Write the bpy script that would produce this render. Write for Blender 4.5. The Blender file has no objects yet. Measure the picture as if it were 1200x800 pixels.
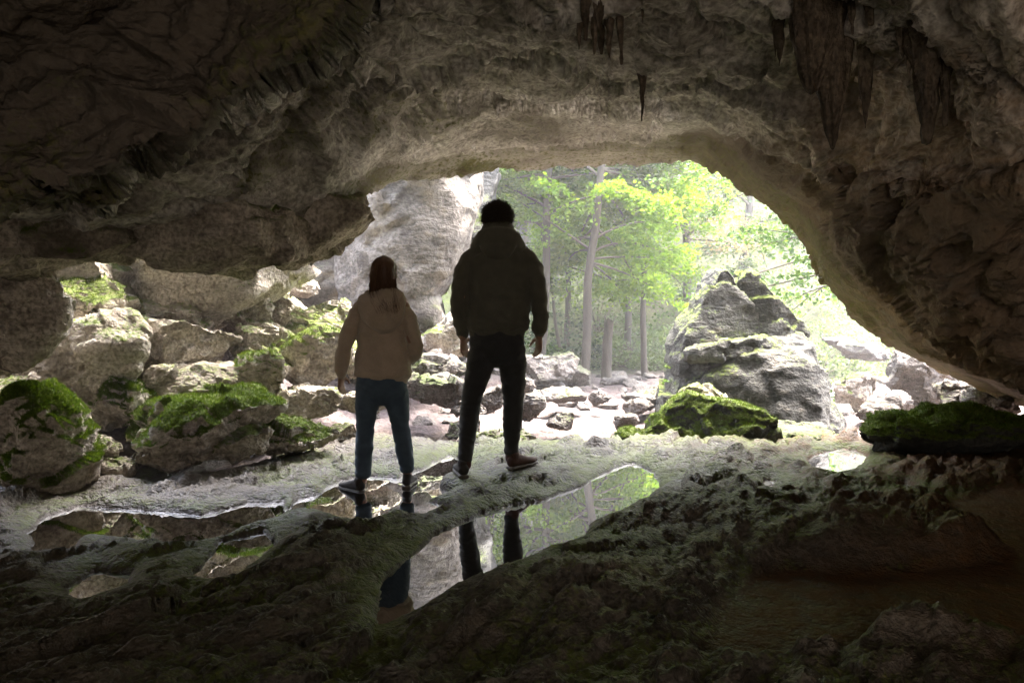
import bpy, bmesh, math, random
import numpy as np
from mathutils import Vector

# ------------------------------------------------------------------ camera, world, sun, exposure
scene = bpy.context.scene
COL = scene.collection
HC = 1.26            # lens height above the pool water (m)
F = 933.0            # focal length in photograph pixels (1200 px wide frame -> 28 mm)
PITCH = math.atan(50.0 / F)
cam_data = bpy.data.cameras.new('camera')
cam_data.lens = 28.0
cam_data.sensor_width = 36.0
cam_data.clip_start = 0.05
cam_data.clip_end = 400.0
cam = bpy.data.objects.new('camera', cam_data)
COL.objects.link(cam)
cam.location = (0, 0, HC)
cam.rotation_euler = (math.radians(90) - PITCH, 0, 0)
scene.camera = cam

SUN_EL, SUN_AZ = 69.0, 38.0# azimuth: degrees to the right of the view direction (+Y)
world = bpy.data.worlds.new('World')
scene.world = world
world.use_nodes = True
nt = world.node_tree
bg = nt.nodes['Background']
sky = nt.nodes.new('ShaderNodeTexSky')
sky.sky_type = 'NISHITA'
sky.sun_disc = False
sky.sun_elevation = math.radians(SUN_EL)
sky.sun_rotation = math.radians(SUN_AZ)
sky.dust_density = 6.0
sky.air_density = 1.0
sky.ozone_density = 0.4
bg.inputs['Strength'].default_value = 0.15
nt.links.new(sky.outputs['Color'], bg.inputs['Color'])

sun_data = bpy.data.lights.new('sun', 'SUN')
sun_data.energy = 0.5
sun_data.angle = math.radians(22)
sun_data.color = (1.0, 0.955, 0.9)
sun = bpy.data.objects.new('sun', sun_data)
COL.objects.link(sun)
_e, _a = math.radians(SUN_EL), math.radians(SUN_AZ)
_sd = Vector((math.sin(_a) * math.cos(_e), math.cos(_a) * math.cos(_e), math.sin(_e)))
sun.rotation_euler = _sd.to_track_quat('Z', 'Y').to_euler()
sun.location = (6, 14, 20)

vs = scene.view_settings
scene.display_settings.display_device = 'sRGB'
vs.view_transform = 'Standard'
vs.look = 'None'
vs.exposure = 5.45
vs.gamma = 1.0
vs.use_curve_mapping = False
cy = scene.cycles
cy.use_denoising = True
try:
    cy.denoiser = 'OPENIMAGEDENOISE'
    cy.denoising_input_passes = 'RGB_ALBEDO_NORMAL'
except Exception:
    pass
cy.max_bounces = 5
cy.diffuse_bounces = 4
cy.glossy_bounces = 4
cy.transmission_bounces = 4
cy.transparent_max_bounces = 8
cy.volume_bounces = 0
cy.caustics_reflective = False
cy.caustics_refractive = False
cy.sample_clamp_indirect = 0.2
cy.light_sampling_threshold = 0.0
cy.use_adaptive_sampling = False
cy.min_light_bounces = 2
cy.use_guiding = True
cy.use_surface_guiding = True
cy.use_volume_guiding = True
cy.guiding_training_samples = 128

# ------------------------------------------------------------------ pixel <-> place helpers
_fwd = np.array([0, math.cos(PITCH), -math.sin(PITCH)])
_up = np.array([0, math.sin(PITCH), math.cos(PITCH)])
_rt = np.array([1.0, 0, 0])
CAM = np.array([0, 0, HC])

def ray(px, py):
    return _rt * (px - 600.0) / F + _up * (400.0 - py) / F + _fwd

def P(px, py, d):
    """point seen at photo pixel (px, py), d metres in front of the lens along +Y"""
    r = ray(px, py)
    return CAM + r * (d / r[1])

def G(px, py, z=0.0):
    r = ray(px, py)
    return CAM + r * ((z - HC) / r[2])

# ------------------------------------------------------------------ numpy noise
_rs = np.random.RandomState(11)
_perm = np.concatenate([_rs.permutation(256)] * 3).astype(np.int64)
_g = _rs.normal(size=(256, 3))
_g /= np.linalg.norm(_g, axis=1)[:, None]
_g = _g.astype(np.float32)

def perlin(p):
    p = np.asarray(p, dtype=np.float32)
    i = np.floor(p)
    f = p - i
    i = i.astype(np.int64) & 255
    u = f * f * f * (f * (f * 6 - 15) + 10)
    out = 0
    for dx in (0, 1):
        a = _perm[i[:, 0] + dx]
        wx = u[:, 0] if dx else 1 - u[:, 0]
        for dy in (0, 1):
            b = _perm[a + i[:, 1] + dy]
            wy = u[:, 1] if dy else 1 - u[:, 1]
            for dz in (0, 1):
                c = _perm[b + i[:, 2] + dz]
                wz = u[:, 2] if dz else 1 - u[:, 2]
                g = _g[c]
                d = g[:, 0] * (f[:, 0] - dx) + g[:, 1] * (f[:, 1] - dy) + g[:, 2] * (f[:, 2] - dz)
                out = out + d * wx * wy * wz
    return out * 1.5

def fbm(p, octv=4, lac=2.03, gain=0.5):
    p = np.asarray(p, dtype=np.float32)
    a, s, t = 1.0, 0.0, 0.0
    for k in range(octv):
        s = s + a * perlin(p + 17.3 * k)
        t += a
        p = p * lac
        a *= gain
    return s / t * 1.4

def ridge(p, octv=4, lac=2.1, gain=0.5):
    p = np.asarray(p, dtype=np.float32)
    a, s, t = 1.0, 0.0, 0.0
    for k in range(octv):
        s = s + a * (1 - np.abs(perlin(p + 31.7 * k)) * 2)
        t += a
        p = p * lac
        a *= gain
    return s / t

def facet(p):
    """fractured planes: every cell of a jittered lattice is a little tilted face"""
    p = np.asarray(p, dtype=np.float32)
    i = np.floor(p).astype(np.int64)
    best = np.full(len(p), 9.0, dtype=np.float32)
    val = np.zeros(len(p), dtype=np.float32)
    for dx in (-1, 0, 1):
        for dy in (-1, 0, 1):
            for dz in (-1, 0, 1):
                q = i + np.array([dx, dy, dz])
                h = _perm[_perm[_perm[q[:, 0] & 255] + (q[:, 1] & 255)] + (q[:, 2] & 255)]
                v = p - (q + 0.5 + 0.42 * _g[h])
                d = (v * v).sum(1)
                k = d < best
                best = np.where(k, d, best)
                val = np.where(k, (v * _g[(h + 77) & 255]).sum(1) + 0.25 * _g[(h + 31) & 255, 0], val)
    return val

def worley(p, seed=0):
    """F1 and F2 of a jittered cell lattice"""
    p = np.asarray(p, dtype=np.float32)
    i = np.floor(p).astype(np.int64)
    f1 = np.full(len(p), 9.0, dtype=np.float32)
    f2 = f1.copy()
    for dx in (-1, 0, 1):
        for dy in (-1, 0, 1):
            for dz in (-1, 0, 1):
                q = i + np.array([dx, dy, dz])
                h = _perm[_perm[_perm[(q[:, 0] + seed) & 255] + (q[:, 1] & 255)] + (q[:, 2] & 255)]
                c = q + 0.5 + 0.42 * _g[h]
                d = np.linalg.norm(p - c, axis=1).astype(np.float32)
                f2 = np.minimum(f2, np.maximum(f1, d))
                f1 = np.minimum(f1, d)
    return f1, f2

def sstep(x, a, b):
    t = np.clip((x - a) / (b - a), 0, 1)
    return t * t * (3 - 2 * t)

def polysdf(p, poly):
    """signed distance (positive inside) of 2-D points to a polygon"""
    p = np.asarray(p, dtype=np.float64)
    poly = np.asarray(poly, dtype=np.float64)
    d = np.full(len(p), 1e18)
    inside = np.zeros(len(p), dtype=bool)
    n = len(poly)
    for k in range(n):
        a, b = poly[k], poly[(k + 1) % n]
        e = b - a
        w = p - a
        t = np.clip((w @ e) / max(e @ e, 1e-12), 0, 1)
        q = w - t[:, None] * e
        d = np.minimum(d, (q * q).sum(1))
        c1 = (a[1] <= p[:, 1]) & (b[1] > p[:, 1])
        c2 = (a[1] > p[:, 1]) & (b[1] <= p[:, 1])
        s = e[0] * w[:, 1] - e[1] * w[:, 0]
        inside ^= (c1 & (s > 0)) | (c2 & (s < 0))
    d = np.sqrt(d)
    return np.where(inside, d, -d)

# ------------------------------------------------------------------ mesh helpers
def mesh_np(name, verts, faces, smooth=True):
    verts = np.asarray(verts, dtype=np.float32)
    faces = np.asarray(faces, dtype=np.int32)
    me = bpy.data.meshes.new(name)
    k = faces.shape[1]
    me.vertices.add(len(verts))
    me.vertices.foreach_set('co', verts.ravel())
    me.loops.add(faces.size)
    me.loops.foreach_set('vertex_index', faces.ravel())
    me.polygons.add(len(faces))
    me.polygons.foreach_set('loop_start', np.arange(0, faces.size, k, dtype=np.int32))
    me.polygons.foreach_set('use_smooth', np.full(len(faces), smooth, dtype=bool))
    me.update(calc_edges=True)
    me.validate()
    return me

def grid_faces(nr, nc, wrap=False):
    r = np.arange(nr - 1)[:, None]
    c = np.arange(nc if wrap else nc - 1)[None, :]
    c2 = (c + 1) % nc
    a = r * nc + c
    b = r * nc + c2
    return np.stack([a, b, b + nc, a + nc], -1).reshape(-1, 4)

def get_co(me):
    v = np.empty(len(me.vertices) * 3, dtype=np.float32)
    me.vertices.foreach_get('co', v)
    return v.reshape(-1, 3)

def get_no(me):
    v = np.empty(len(me.vertices) * 3, dtype=np.float32)
    me.vertices.foreach_get('normal', v)
    return v.reshape(-1, 3)

def set_co(me, v):
    me.vertices.foreach_set('co', np.asarray(v, dtype=np.float32).ravel())
    me.update()

def attr(me, name, val):
    a = me.attributes.new(name, 'FLOAT', 'POINT')
    a.data.foreach_set('value', np.asarray(val, dtype=np.float32))

def obj(name, me, mat=None, parent=None):
    o = bpy.data.objects.new(name, me)
    COL.objects.link(o)
    if mat is not None and not me.materials:
        me.materials.append(mat)
    if parent is not None:
        o.parent = parent
    return o

def tag(o, label, cat, group=None):
    o['label'] = label
    o['category'] = cat
    if group:
        o['group'] = group
    return o

def structure(o):
    o['kind'] = 'structure'
    return o

def empty(name, loc, rz=0.0):
    o = bpy.data.objects.new(name, None)
    COL.objects.link(o)
    o.location = loc
    o.rotation_euler = (0, 0, rz)
    o.empty_display_size = 0.2
    return o

def modified(me, mods):
    """apply modifiers to a mesh through a temporary object"""
    o = bpy.data.objects.new('temporary', me)
    COL.objects.link(o)
    for typ, kw in mods:
        m = o.modifiers.new('m', typ)
        for k, v in kw.items():
            setattr(m, k, v)
    dg = bpy.context.evaluated_depsgraph_get()
    dg.update()
    new = bpy.data.meshes.new_from_object(o.evaluated_get(dg))
    bpy.data.objects.remove(o)
    bpy.data.meshes.remove(me)
    return new

def shade_smooth(me):
    me.polygons.foreach_set('use_smooth', np.ones(len(me.polygons), dtype=bool))

# ------------------------------------------------------------------ materials
class NB:
    def __init__(s, name):
        s.m = bpy.data.materials.new(name)
        s.m.use_nodes = True
        s.t = s.m.node_tree
        s.b = s.t.nodes['Principled BSDF']
        s.out = s.t.nodes['Material Output']

    def n(s, typ, **kw):
        x = s.t.nodes.new(typ)
        for k, v in kw.items():
            setattr(x, k, v)
        return x

    def l(s, a, b):
        s.t.links.new(a, b)

    def coord(s):
        return s.n('ShaderNodeTexCoord').outputs['Object']

    def noise(s, co, scale, detail=5, rough=0.55, dist=0.0, stretch=None):
        if stretch:
            mp = s.n('ShaderNodeMapping')
            mp.inputs['Scale'].default_value = stretch
            s.l(co, mp.inputs['Vector'])
            co = mp.outputs[0]
        x = s.n('ShaderNodeTexNoise')
        x.inputs['Scale'].default_value = scale
        x.inputs['Detail'].default_value = detail
        x.inputs['Roughness'].default_value = rough
        x.inputs['Distortion'].default_value = dist
        s.l(co, x.inputs['Vector'])
        return x.outputs['Fac']

    def ramp(s, fac, stops, interp='LINEAR'):
        r = s.n('ShaderNodeValToRGB')
        r.color_ramp.interpolation = interp
        e = r.color_ramp.elements
        while len(e) < len(stops):
            e.new(0.5)
        for k, (pos, c) in enumerate(stops):
            e[k].position = pos
            e[k].color = (*c, 1) if len(c) == 3 else c
        s.l(fac, r.inputs['Fac'])
        return r.outputs['Color']

    def fac(s, f, a, b):
        m = s.n('ShaderNodeMapRange')
        m.inputs['From Min'].default_value = a
        m.inputs['From Max'].default_value = b
        m.clamp = True
        s.l(f, m.inputs['Value'])
        return m.outputs['Result']

    def math(s, op, a, b=None):
        m = s.n('ShaderNodeMath', operation=op)
        for k, v in enumerate((a, b)):
            if v is None:
                continue
            if isinstance(v, (int, float)):
                m.inputs[k].default_value = v
            else:
                s.l(v, m.inputs[k])
        return m.outputs[0]

    def mix(s, f, a, b, mode='MIX'):
        m = s.n('ShaderNodeMix', data_type='RGBA', blend_type=mode)
        if isinstance(f, (int, float)):
            m.inputs[0].default_value = f
        else:
            s.l(f, m.inputs[0])
        for k, v in ((6, a), (7, b)):
            if isinstance(v, tuple):
                m.inputs[k].default_value = (*v, 1)
            else:
                s.l(v, m.inputs[k])
        return m.outputs[2]

    def attr(s, name):
        a = s.n('ShaderNodeAttribute', attribute_name=name)
        return a.outputs['Fac']

    def bump(s, h, strength, dist, prev=None):
        b = s.n('ShaderNodeBump')
        b.inputs['Strength'].default_value = strength
        b.inputs['Distance'].default_value = dist
        s.l(h, b.inputs['Height'])
        if prev is not None:
            s.l(prev, b.inputs['Normal'])
        return b.outputs[0]


def rock_mat(name, dark, mid, light, moss_col=None, rough=0.85, scale=1.0, ochre=None, bump=1.0, wet=False, strata=(1, 1, 2.2), stain=(0.09, 0.075, 0.055)):
    """limestone: broad tones, stains, painted shade, ochre and moss zones come from point attributes, the grain from noise"""
    m = NB(name)
    co = m.coord()
    med = m.noise(co, 6.0 * scale, 4, 0.58, 0.35, strata)
    fine = m.noise(co, 26 * scale, 2, 0.6)
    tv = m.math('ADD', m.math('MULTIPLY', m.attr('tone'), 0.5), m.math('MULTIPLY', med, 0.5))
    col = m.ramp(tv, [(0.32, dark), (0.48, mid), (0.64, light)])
    col = m.mix(m.fac(fine, 0.34, 0.66), m.mix(1.0, col, (0.52, 0.50, 0.48), 'MULTIPLY'), m.mix(1.0, col, (1.25, 1.25, 1.25), 'MULTIPLY'))
    st = m.math('ADD', m.attr('stain'), m.math('MULTIPLY', m.math('SUBTRACT', med, 0.5), 1.3))
    col = m.mix(m.math('MULTIPLY', m.fac(st, 0.35, 0.75), 0.85), col, stain)
    if ochre:
        col = m.mix(m.math('MULTIPLY', m.attr('ochre'), m.fac(med, 0.2, 0.6)), col, ochre)
    hgt = m.math('ADD', m.math('MULTIPLY', med, 1.0), m.math('MULTIPLY', fine, 0.5))
    if moss_col:
        mm = m.fac(m.math('ADD', m.attr('moss'), m.math('MULTIPLY', m.math('SUBTRACT', fine, 0.5), 1.2)), 0.34, 0.68)
        mc = m.ramp(m.math('ADD', m.math('MULTIPLY', med, 0.6), m.math('MULTIPLY', fine, 0.4)),
                    [(0.34, (moss_col[0] * 0.6, moss_col[1] * 0.36, moss_col[2] * 0.6)), (0.52, moss_col), (0.7, (moss_col[0] * 1.6, moss_col[1] * 1.35, moss_col[2] * 1.2))])
        col = m.mix(mm, col, mc)
    nrm = m.bump(hgt, 0.8 * bump, 0.045)
    m.l(col, m.b.inputs['Base Color'])
    m.l(nrm, m.b.inputs['Normal'])
    if wet:
        rr = m.n('ShaderNodeMapRange')
        rr.inputs['From Min'].default_value = 0.3
        rr.inputs['From Max'].default_value = 0.7
        rr.inputs['To Min'].default_value = rough - 0.2
        rr.inputs['To Max'].default_value = rough + 0.1
        m.l(med, rr.inputs['Value'])
        m.l(rr.outputs[0], m.b.inputs['Roughness'])
        sp = m.math('SUBTRACT', 0.38, m.math('MULTIPLY', m.attr('ochre'), 0.25))
        m.l(sp, m.b.inputs['Specular IOR Level'])
    else:
        m.b.inputs['Roughness'].default_value = rough
        m.b.inputs['Specular IOR Level'].default_value = 0.3
    return m.m

def rock_atts(me, p, k=1.0, moss=None, ochre=None, seed=0.0, vis=None, shade_wet=None):
    """broad colour zones of a rock, in metres"""
    w = np.ones(len(p), dtype=bool) if vis is None else vis
    t, st = np.full(len(p), 0.5), np.full(len(p), 0.2)
    v = p[w]
    t[w] = np.clip(0.5 + 0.5 * fbm(v * 1.1 * k + seed, 4) + 0.3 * fbm(v * np.array([3, 3, 7.0]) * k + seed + 9, 3), 0, 1)
    st[w] = np.clip(0.15 + 0.8 * fbm(v * np.array([1.5, 1.5, 0.9]) * k + seed + 33, 4), 0, 1)
    if shade_wet is not None:  # wet rock on the floor, shade painted into tone and stain on the shell
        t = t * (1 - 0.8 * shade_wet)
        st = np.clip(st + 1.1 * shade_wet, 0, 1.3)
    attr(me, 'tone', t)
    attr(me, 'stain', st)
    attr(me, 'moss', np.zeros(len(p)) - 0.4 if moss is None else moss)
    attr(me, 'ochre', np.zeros(len(p)) if ochre is None else ochre)


def plain_mat(name, a, b, scale=12.0, rough=0.85, bump=0.3, dist=0.004, sheen=0.0, stretch=None, fine=220.0):
    m = NB(name)
    co = m.coord()
    n1 = m.noise(co, scale, 5, 0.6, 0.3, stretch)
    n2 = m.noise(co, fine, 3, 0.6, 0.0, stretch)
    col = m.ramp(n1, [(0.3, a), (0.7, b)])
    col = m.mix(m.fac(n2, 0.3, 0.7), m.mix(1.0, col, (0.72, 0.72, 0.72), 'MULTIPLY'), col)
    m.l(col, m.b.inputs['Base Color'])
    m.b.inputs['Roughness'].default_value = rough
    if sheen:
        m.b.inputs['Sheen Weight'].default_value = sheen
    nrm = m.bump(n1, bump, dist * 3)
    nrm = m.bump(n2, bump, dist, nrm)
    m.l(nrm, m.b.inputs['Normal'])
    return m.m


def leaf_mat(name, a, b, c, trans=0.45):
    """leaf faces: colour varies leaf by leaf, light shines through"""
    m = NB(name)
    g = m.n('ShaderNodeNewGeometry')
    col = m.ramp(g.outputs['Random Per Island'], [(0.0, a), (0.5, b), (1.0, c)])
    m.l(col, m.b.inputs['Base Color'])
    m.b.inputs['Roughness'].default_value = 0.55
    m.b.inputs['Specular IOR Level'].default_value = 0.3
    tr = m.n('ShaderNodeBsdfTranslucent')
    m.l(m.mix(1.0, col, (1.5, 1.45, 0.7), 'MULTIPLY'), tr.inputs['Color'])
    mx = m.n('ShaderNodeMixShader')
    mx.inputs[0].default_value = trans
    m.l(m.b.outputs[0], mx.inputs[1])
    m.l(tr.outputs[0], mx.inputs[2])
    m.l(mx.outputs[0], m.out.inputs['Surface'])
    return m.m

MOSS = (0.085, 0.125, 0.018)
MOSS_DIM = (0.055, 0.085, 0.02)
M = {}
M['shell'] = rock_mat('cave_limestone', (0.28, 0.262, 0.24), (0.54, 0.515, 0.485), (0.74, 0.715, 0.685), stain=(0.13, 0.105, 0.08), ochre=(0.55, 0.335, 0.155),
                      moss_col=(0.12, 0.125, 0.05))
M['floor'] = rock_mat('wet_floor_rock', (0.038, 0.034, 0.029), (0.088, 0.08, 0.067), (0.18, 0.163, 0.14), moss_col=(0.08, 0.105, 0.024), rough=0.6, wet=True,
                      ochre=(0.12, 0.066, 0.032), scale=1.7)
M['boulder'] = rock_mat('boulder_limestone', (0.21, 0.185, 0.155), (0.39, 0.35, 0.295), (0.55, 0.5, 0.44), moss_col=MOSS, scale=1.4)
M['dark_rock'] = rock_mat('weathered_grey_rock', (0.02, 0.021, 0.0195), (0.044, 0.045, 0.042), (0.09, 0.09, 0.084), moss_col=MOSS, scale=1.4)
M['cliff'] = rock_mat('pale_cliff_rock', (0.065, 0.057, 0.05), (0.125, 0.113, 0.098), (0.19, 0.175, 0.155), moss_col=(0.075, 0.095, 0.028), scale=0.9, stain=(0.2, 0.165, 0.11))
M['stalactite'] = rock_mat('dripstone', (0.05, 0.038, 0.027), (0.11, 0.085, 0.062), (0.2, 0.16, 0.12), rough=0.55, scale=1.6, strata=(2.5, 2.5, 0.5))
M['stone'] = rock_mat('path_stone', (0.075, 0.068, 0.062), (0.135, 0.123, 0.114), (0.21, 0.193, 0.18), scale=2.2, moss_col=MOSS_DIM)
M['ground'] = rock_mat('path_earth', (0.062, 0.048, 0.047), (0.10, 0.08, 0.078), (0.14, 0.118, 0.115), scale=1.3, rough=0.95, moss_col=(0.06, 0.08, 0.025), strata=(1, 1, 1),
                       stain=(0.2, 0.165, 0.13))
# ------------------------------------------------------------------ the cave: star-shaped shell round the lens, with a mouth
def unit(v):
    v = np.asarray(v, dtype=np.float64)
    return v / np.linalg.norm(v, axis=-1, keepdims=True)

def rbf(ctrl):
    D = unit([c[0] for c in ctrl])
    R = np.log(np.array([c[1] for c in ctrl]))
    n = len(D)
    K = np.linalg.norm(D[:, None] - D[None], axis=-1) + np.eye(n) * 0.004
    A = np.zeros((n + 1, n + 1))
    A[:n, :n] = K
    A[:n, n] = 1
    A[n, :n] = 1
    w = np.linalg.solve(A, np.append(R, 0))
    def ev(q):
        out = np.full(len(q), w[n])
        for k in range(n):
            out += w[k] * np.linalg.norm(q - D[k], axis=1)
        return np.exp(out)
    return ev

def C3(px, py, d):
    v = P(px, py, d) - CAM
    return (v, float(np.linalg.norm(v)))

off = [((-.45, .25, .78), 1.05), ((-.85, .2, .55), 1.35), ((-.2, .15, .95), 1.15), ((-.7, -.1, .6), 1.4), ((0, 0, 1), 1.8), ((0, .7, .7), 2.25), ((-1, 0, 0), 3.6), ((1, 0, 0), 3.4), ((0, -1, 0), 4.5), ((-.7, -.7, 0), 4.2),  # includes an unseen low roof bulge, added to shadow the near left mass
       ((.7, -.7, 0), 4.2), ((0, -.7, .7), 3.2), ((-.7, 0, .7), 2.3), ((.7, 0, .7), 2.3), ((-1, 0.2, -.35), 3.7),
       ((1, 0.2, -.35), 3.7), ((0, 0, -1), 2.4), ((0, -.8, -.6), 3.6), ((0, .6, -.8), 3.2), ((-.6, .6, -.55), 5.0),
       ((.6, .6, -.55), 4.6), ((-.7, .5, .6), 2.5), ((.7, .5, .6), 2.5)]
rim_px = [(1320, 560, 7.3), (1255, 505, 7.3), (1200, 473, 7.3), (1150, 456, 7.4), (1095, 432, 7.5), (1040, 403, 7.5), (1000, 374, 7.5),
          (962, 330, 7.5), (945, 296, 7.4), (925, 262, 7.3), (898, 243, 7.3), (872, 224, 7.4), (850, 208, 7.5), (828, 194, 7.7), (806, 186, 7.8),
          (780, 189, 8.0), (740, 191, 8.2), (700, 195, 8.3), (655, 199, 8.3), (610, 198, 8.2), (575, 200, 8.0), (540, 205, 7.7), (490, 211, 7.3),
          (448, 217, 6.8), (428, 228, 6.4), (405, 246, 6.0), (370, 266, 5.7), (330, 280, 5.5), (280, 276, 5.3), (220, 270, 5.2), (150, 276, 5.1),
          (90, 282, 5.0), (0, 286, 4.8), (-80, 290, 4.7), (-170, 360, 4.6), (-190, 480, 4.6), (-140, 590, 4.8), (-60, 640, 5.2), (250, 650, 6.2), (690, 660, 6.9), (1150, 640, 6.6)]
far_c = off + [C3(*c) for c in rim_px] + [C3(*c) for c in [
    (600, 100, 5.4), (600, 10, 4.1), (600, 150, 6.7), (450, 170, 5.8), (430, 110, 5.0), (450, 40, 4.2), (330, 200, 5.0), (400, 200, 5.5),
    (250, 225, 4.8), (160, 235, 4.7), (60, 245, 4.5),
    (720, 100, 5.1), (720, 20, 4.0), (780, 150, 6.0), (200, 150, 4.3), (100, 100, 3.8)]]
left_c = [c for c in off if c[0] not in ((-.7, .5, .6), (0, .7, .7))] + [((-.7, .6, .5), 3.6), ((-.45, .3, .75), 1.0), ((-.8, .3, .55), 1.2), ((-.2, .25, .9), 1.05), ((-.7, .0, .6), 1.2)] + [C3(*c) for c in [(420, 0, 2.9), (330, 80, 2.95), (262, 150, 3.0), (170, 190, 3.0), (0, 250, 3.0), (200, 80, 3.3), (0, 100, 3.5),  # repeats the added bulge that keeps rear light off this mass
                                 (100, 190, 3.15), (330, 10, 3.1), (200, -60, 3.3), (0, 0, 3.6), (500, 100, 2.9), (300, 250, 3.0), (900, 100, 4.0), (600, 0, 3)]]
right_c = off + [C3(*c) for c in rim_px[:15]] + [C3(*c) for c in [
    (900, 190, 5.6), (1000, 290, 5.3), (1100, 300, 4.6), (1200, 300, 4.0), (1200, 150, 3.4), (1200, 400, 4.7), (1100, 390, 5.4), (1000, 100, 4.4),
    (1000, 0, 3.5), (1150, 40, 3.0), (850, 100, 4.8), (850, 0, 3.8), (760, 60, 4.4), (780, 150, 5.8), (700, 100, 5.0), (1320, 300, 4.0), (1320, 450, 4.6)]]
left_edge = [(-6000, 420), (-400, 292), (0, 251), (60, 241), (118, 226), (160, 196), (210, 172), (258, 152), (280, 128), (300, 104), (322, 84),
             (340, 76), (372, 66), (392, 42), (415, 8), (436, -80), (470, -300), (500, -900), (500, -6000), (-6000, -6000)]
right_edge = [(730, -6000), (726, -40), (738, 20), (752, 70), (763, 112), (776, 150), (792, 182), (815, 200), (815, 900), (6000, 900), (6000, -6000)]

REAR_DIR, REAR_ANG = (0.3, -0.95, 0.1), 28  # unseen opening, added to let fill light into the cave
def cave_shell():
    rng = np.random.RandomState(3)
    axis = unit(ray(690, 400))
    rp = np.array(rim_px, dtype=float)
    # sample rim densely round the mouth
    ang = np.arctan2(-(rp[:, 1] - 400), rp[:, 0] - 690)
    ang = np.unwrap(ang)
    rad = np.hypot(rp[:, 0] - 690, rp[:, 1] - 400)
    order = np.argsort(ang)
    ang, rad, dep = ang[order], rad[order], rp[order, 2]
    a3 = np.concatenate([ang - 2 * math.pi, ang, ang + 2 * math.pi])
    NS = 1300
    # visible part of the circle gets more columns
    s = np.linspace(-math.pi, math.pi, 4001)[:-1]
    dens = np.where((s > -0.35) | (s < -math.pi + 0.25), 1.0, 0.22)
    cum = np.concatenate([[0], np.cumsum(dens)])
    cum /= cum[-1]
    S = np.interp(np.arange(NS) / NS, cum, np.linspace(-math.pi, math.pi, 4001))
    r0 = np.interp(S, a3, np.tile(rad, 3))
    # small roughness of the lip
    q = np.stack([np.cos(S) * 9, np.sin(S) * 9, S * 0], 1)
    r0 = r0 + 8 * fbm(q, 3) + 20 * fbm(q * 0.6 + 3, 3) * sstep(np.abs(S), 2.3, 2.75)
    px = 690 + r0 * np.cos(S)
    py = 400 - r0 * np.sin(S)
    D0 = unit(np.array([ray(a, b) for a, b in zip(px, py)]))
    phi0 = np.arccos(np.clip(D0 @ axis, -1, 1))
    tan = unit(D0 - (D0 @ axis)[:, None] * axis)
    NT = 340
    k1 = 268
    steps = np.concatenate([np.full(k1, 1.0), np.linspace(1, 16, NT - 1 - k1)])
    g = np.concatenate([[0], np.cumsum(steps)])
    g /= g[-1]
    phi = phi0[None] + (math.pi - phi0[None]) * g[:, None]
    D = np.cos(phi)[..., None] * axis + np.sin(phi)[..., None] * tan[None]
    Dr = unit(D.reshape(-1, 3))
    f = Dr @ _fwd
    fx = np.maximum(f, 0.12)
    ppx = 600 + F * Dr[:, 0] / fx
    ppy = 400 - F * (Dr @ _up) / fx
    pix = np.stack([ppx, ppy], 1)
    wob = np.stack([fbm(np.c_[pix / 90, pix[:, :1] * 0], 4), fbm(np.c_[pix / 90, pix[:, :1] * 0 + 7], 4)], 1) * np.array([22, 22])
    pixw = pix + wob * sstep(f, 0.3, 0.6)[:, None]
    R = rbf(far_c)(Dr)
    Rl = rbf(left_c)(Dr)
    Rr = rbf(right_c)(Dr)
    front = sstep(f, 0.15, 0.45)
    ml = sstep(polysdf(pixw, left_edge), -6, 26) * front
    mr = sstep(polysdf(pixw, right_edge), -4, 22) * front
    R = R * (1 - mr) + np.minimum(Rr, R * 1.02) * mr
    R = R * (1 - ml) + np.minimum(Rl, R) * ml
    # ledges on the right wall and beneath the left roof
    led = polysdf(pixw, [(985, 212), (1060, 204), (1200, 202), (1500, 190), (6000, 100), (6000, 6000), (1100, 6000), (960, 330)])
    R = R * (1 - 0.05 * sstep(led, -4, 10) * front * mr)
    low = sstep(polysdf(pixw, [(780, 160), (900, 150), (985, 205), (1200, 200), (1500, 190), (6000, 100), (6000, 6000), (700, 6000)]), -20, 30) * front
    V = CAM + Dr * R[:, None]
    V = V.reshape(NT, NS, 3)
    # the lip rolls over and goes up and out as the cliff outside
    rim = V[0]
    c0 = P(690, 400, 8.0)
    no = rim - c0
    no[:, 1] = 0
    no = unit(no)
    lips = []
    for k in range(46, 0, -1):
        t = k / 46.0
        a = min(1.0, t * 5)
        dy = 0.16 * math.sin(a * math.pi / 2) - max(0, t - .2) * 0.9
        dn = 0.5 * (1 - math.cos(a * math.pi / 2)) + max(0, t - .2) ** 1.3 * 4.5
        lips.append(rim + no * dn + np.array([0, 1.0, 0]) * dy)
    V = np.concatenate([np.array(lips), V], 0)
    NT2 = V.shape[0]
    FQ = grid_faces(NT2, NS, True)
    vf = V.reshape(-1, 3)
    cd = unit(vf[FQ[:, 0]] - CAM) @ unit(np.array(REAR_DIR))
    FQ = FQ[(cd < math.cos(math.radians(REAR_ANG))) | (FQ[:, 0] // NS < 60)]          # added fill opening behind the lens
    me = mesh_np('cave_shell', vf, FQ)
    p = get_co(me)
    n = get_no(me)
    # orient displacement towards the lens side
    dist = np.linalg.norm(p - CAM, axis=1)
    rows = np.repeat(np.arange(NT2), NS)
    dl = p - CAM
    df = dl @ _fwd
    ex, ey = 600 + F * dl[:, 0] / np.maximum(df, .1), 400 - F * (dl @ _up) / np.maximum(df, .1)
    vis = (df > 0.3) & (ex > -160) & (ex < 1360) & (ey > -160) & (ey < 720)
    disp = 0.14 * fbm(p * np.array([0.7, 0.7, 1.0]), 3)
    p0 = p[vis]
    wx = fbm(p0 * 1.1, 3)
    wy = fbm(p0 * 1.1 + 9, 3)
    q = p0 + 0.22 * np.stack([wx, wy, -wx * wy], 1)
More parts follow.
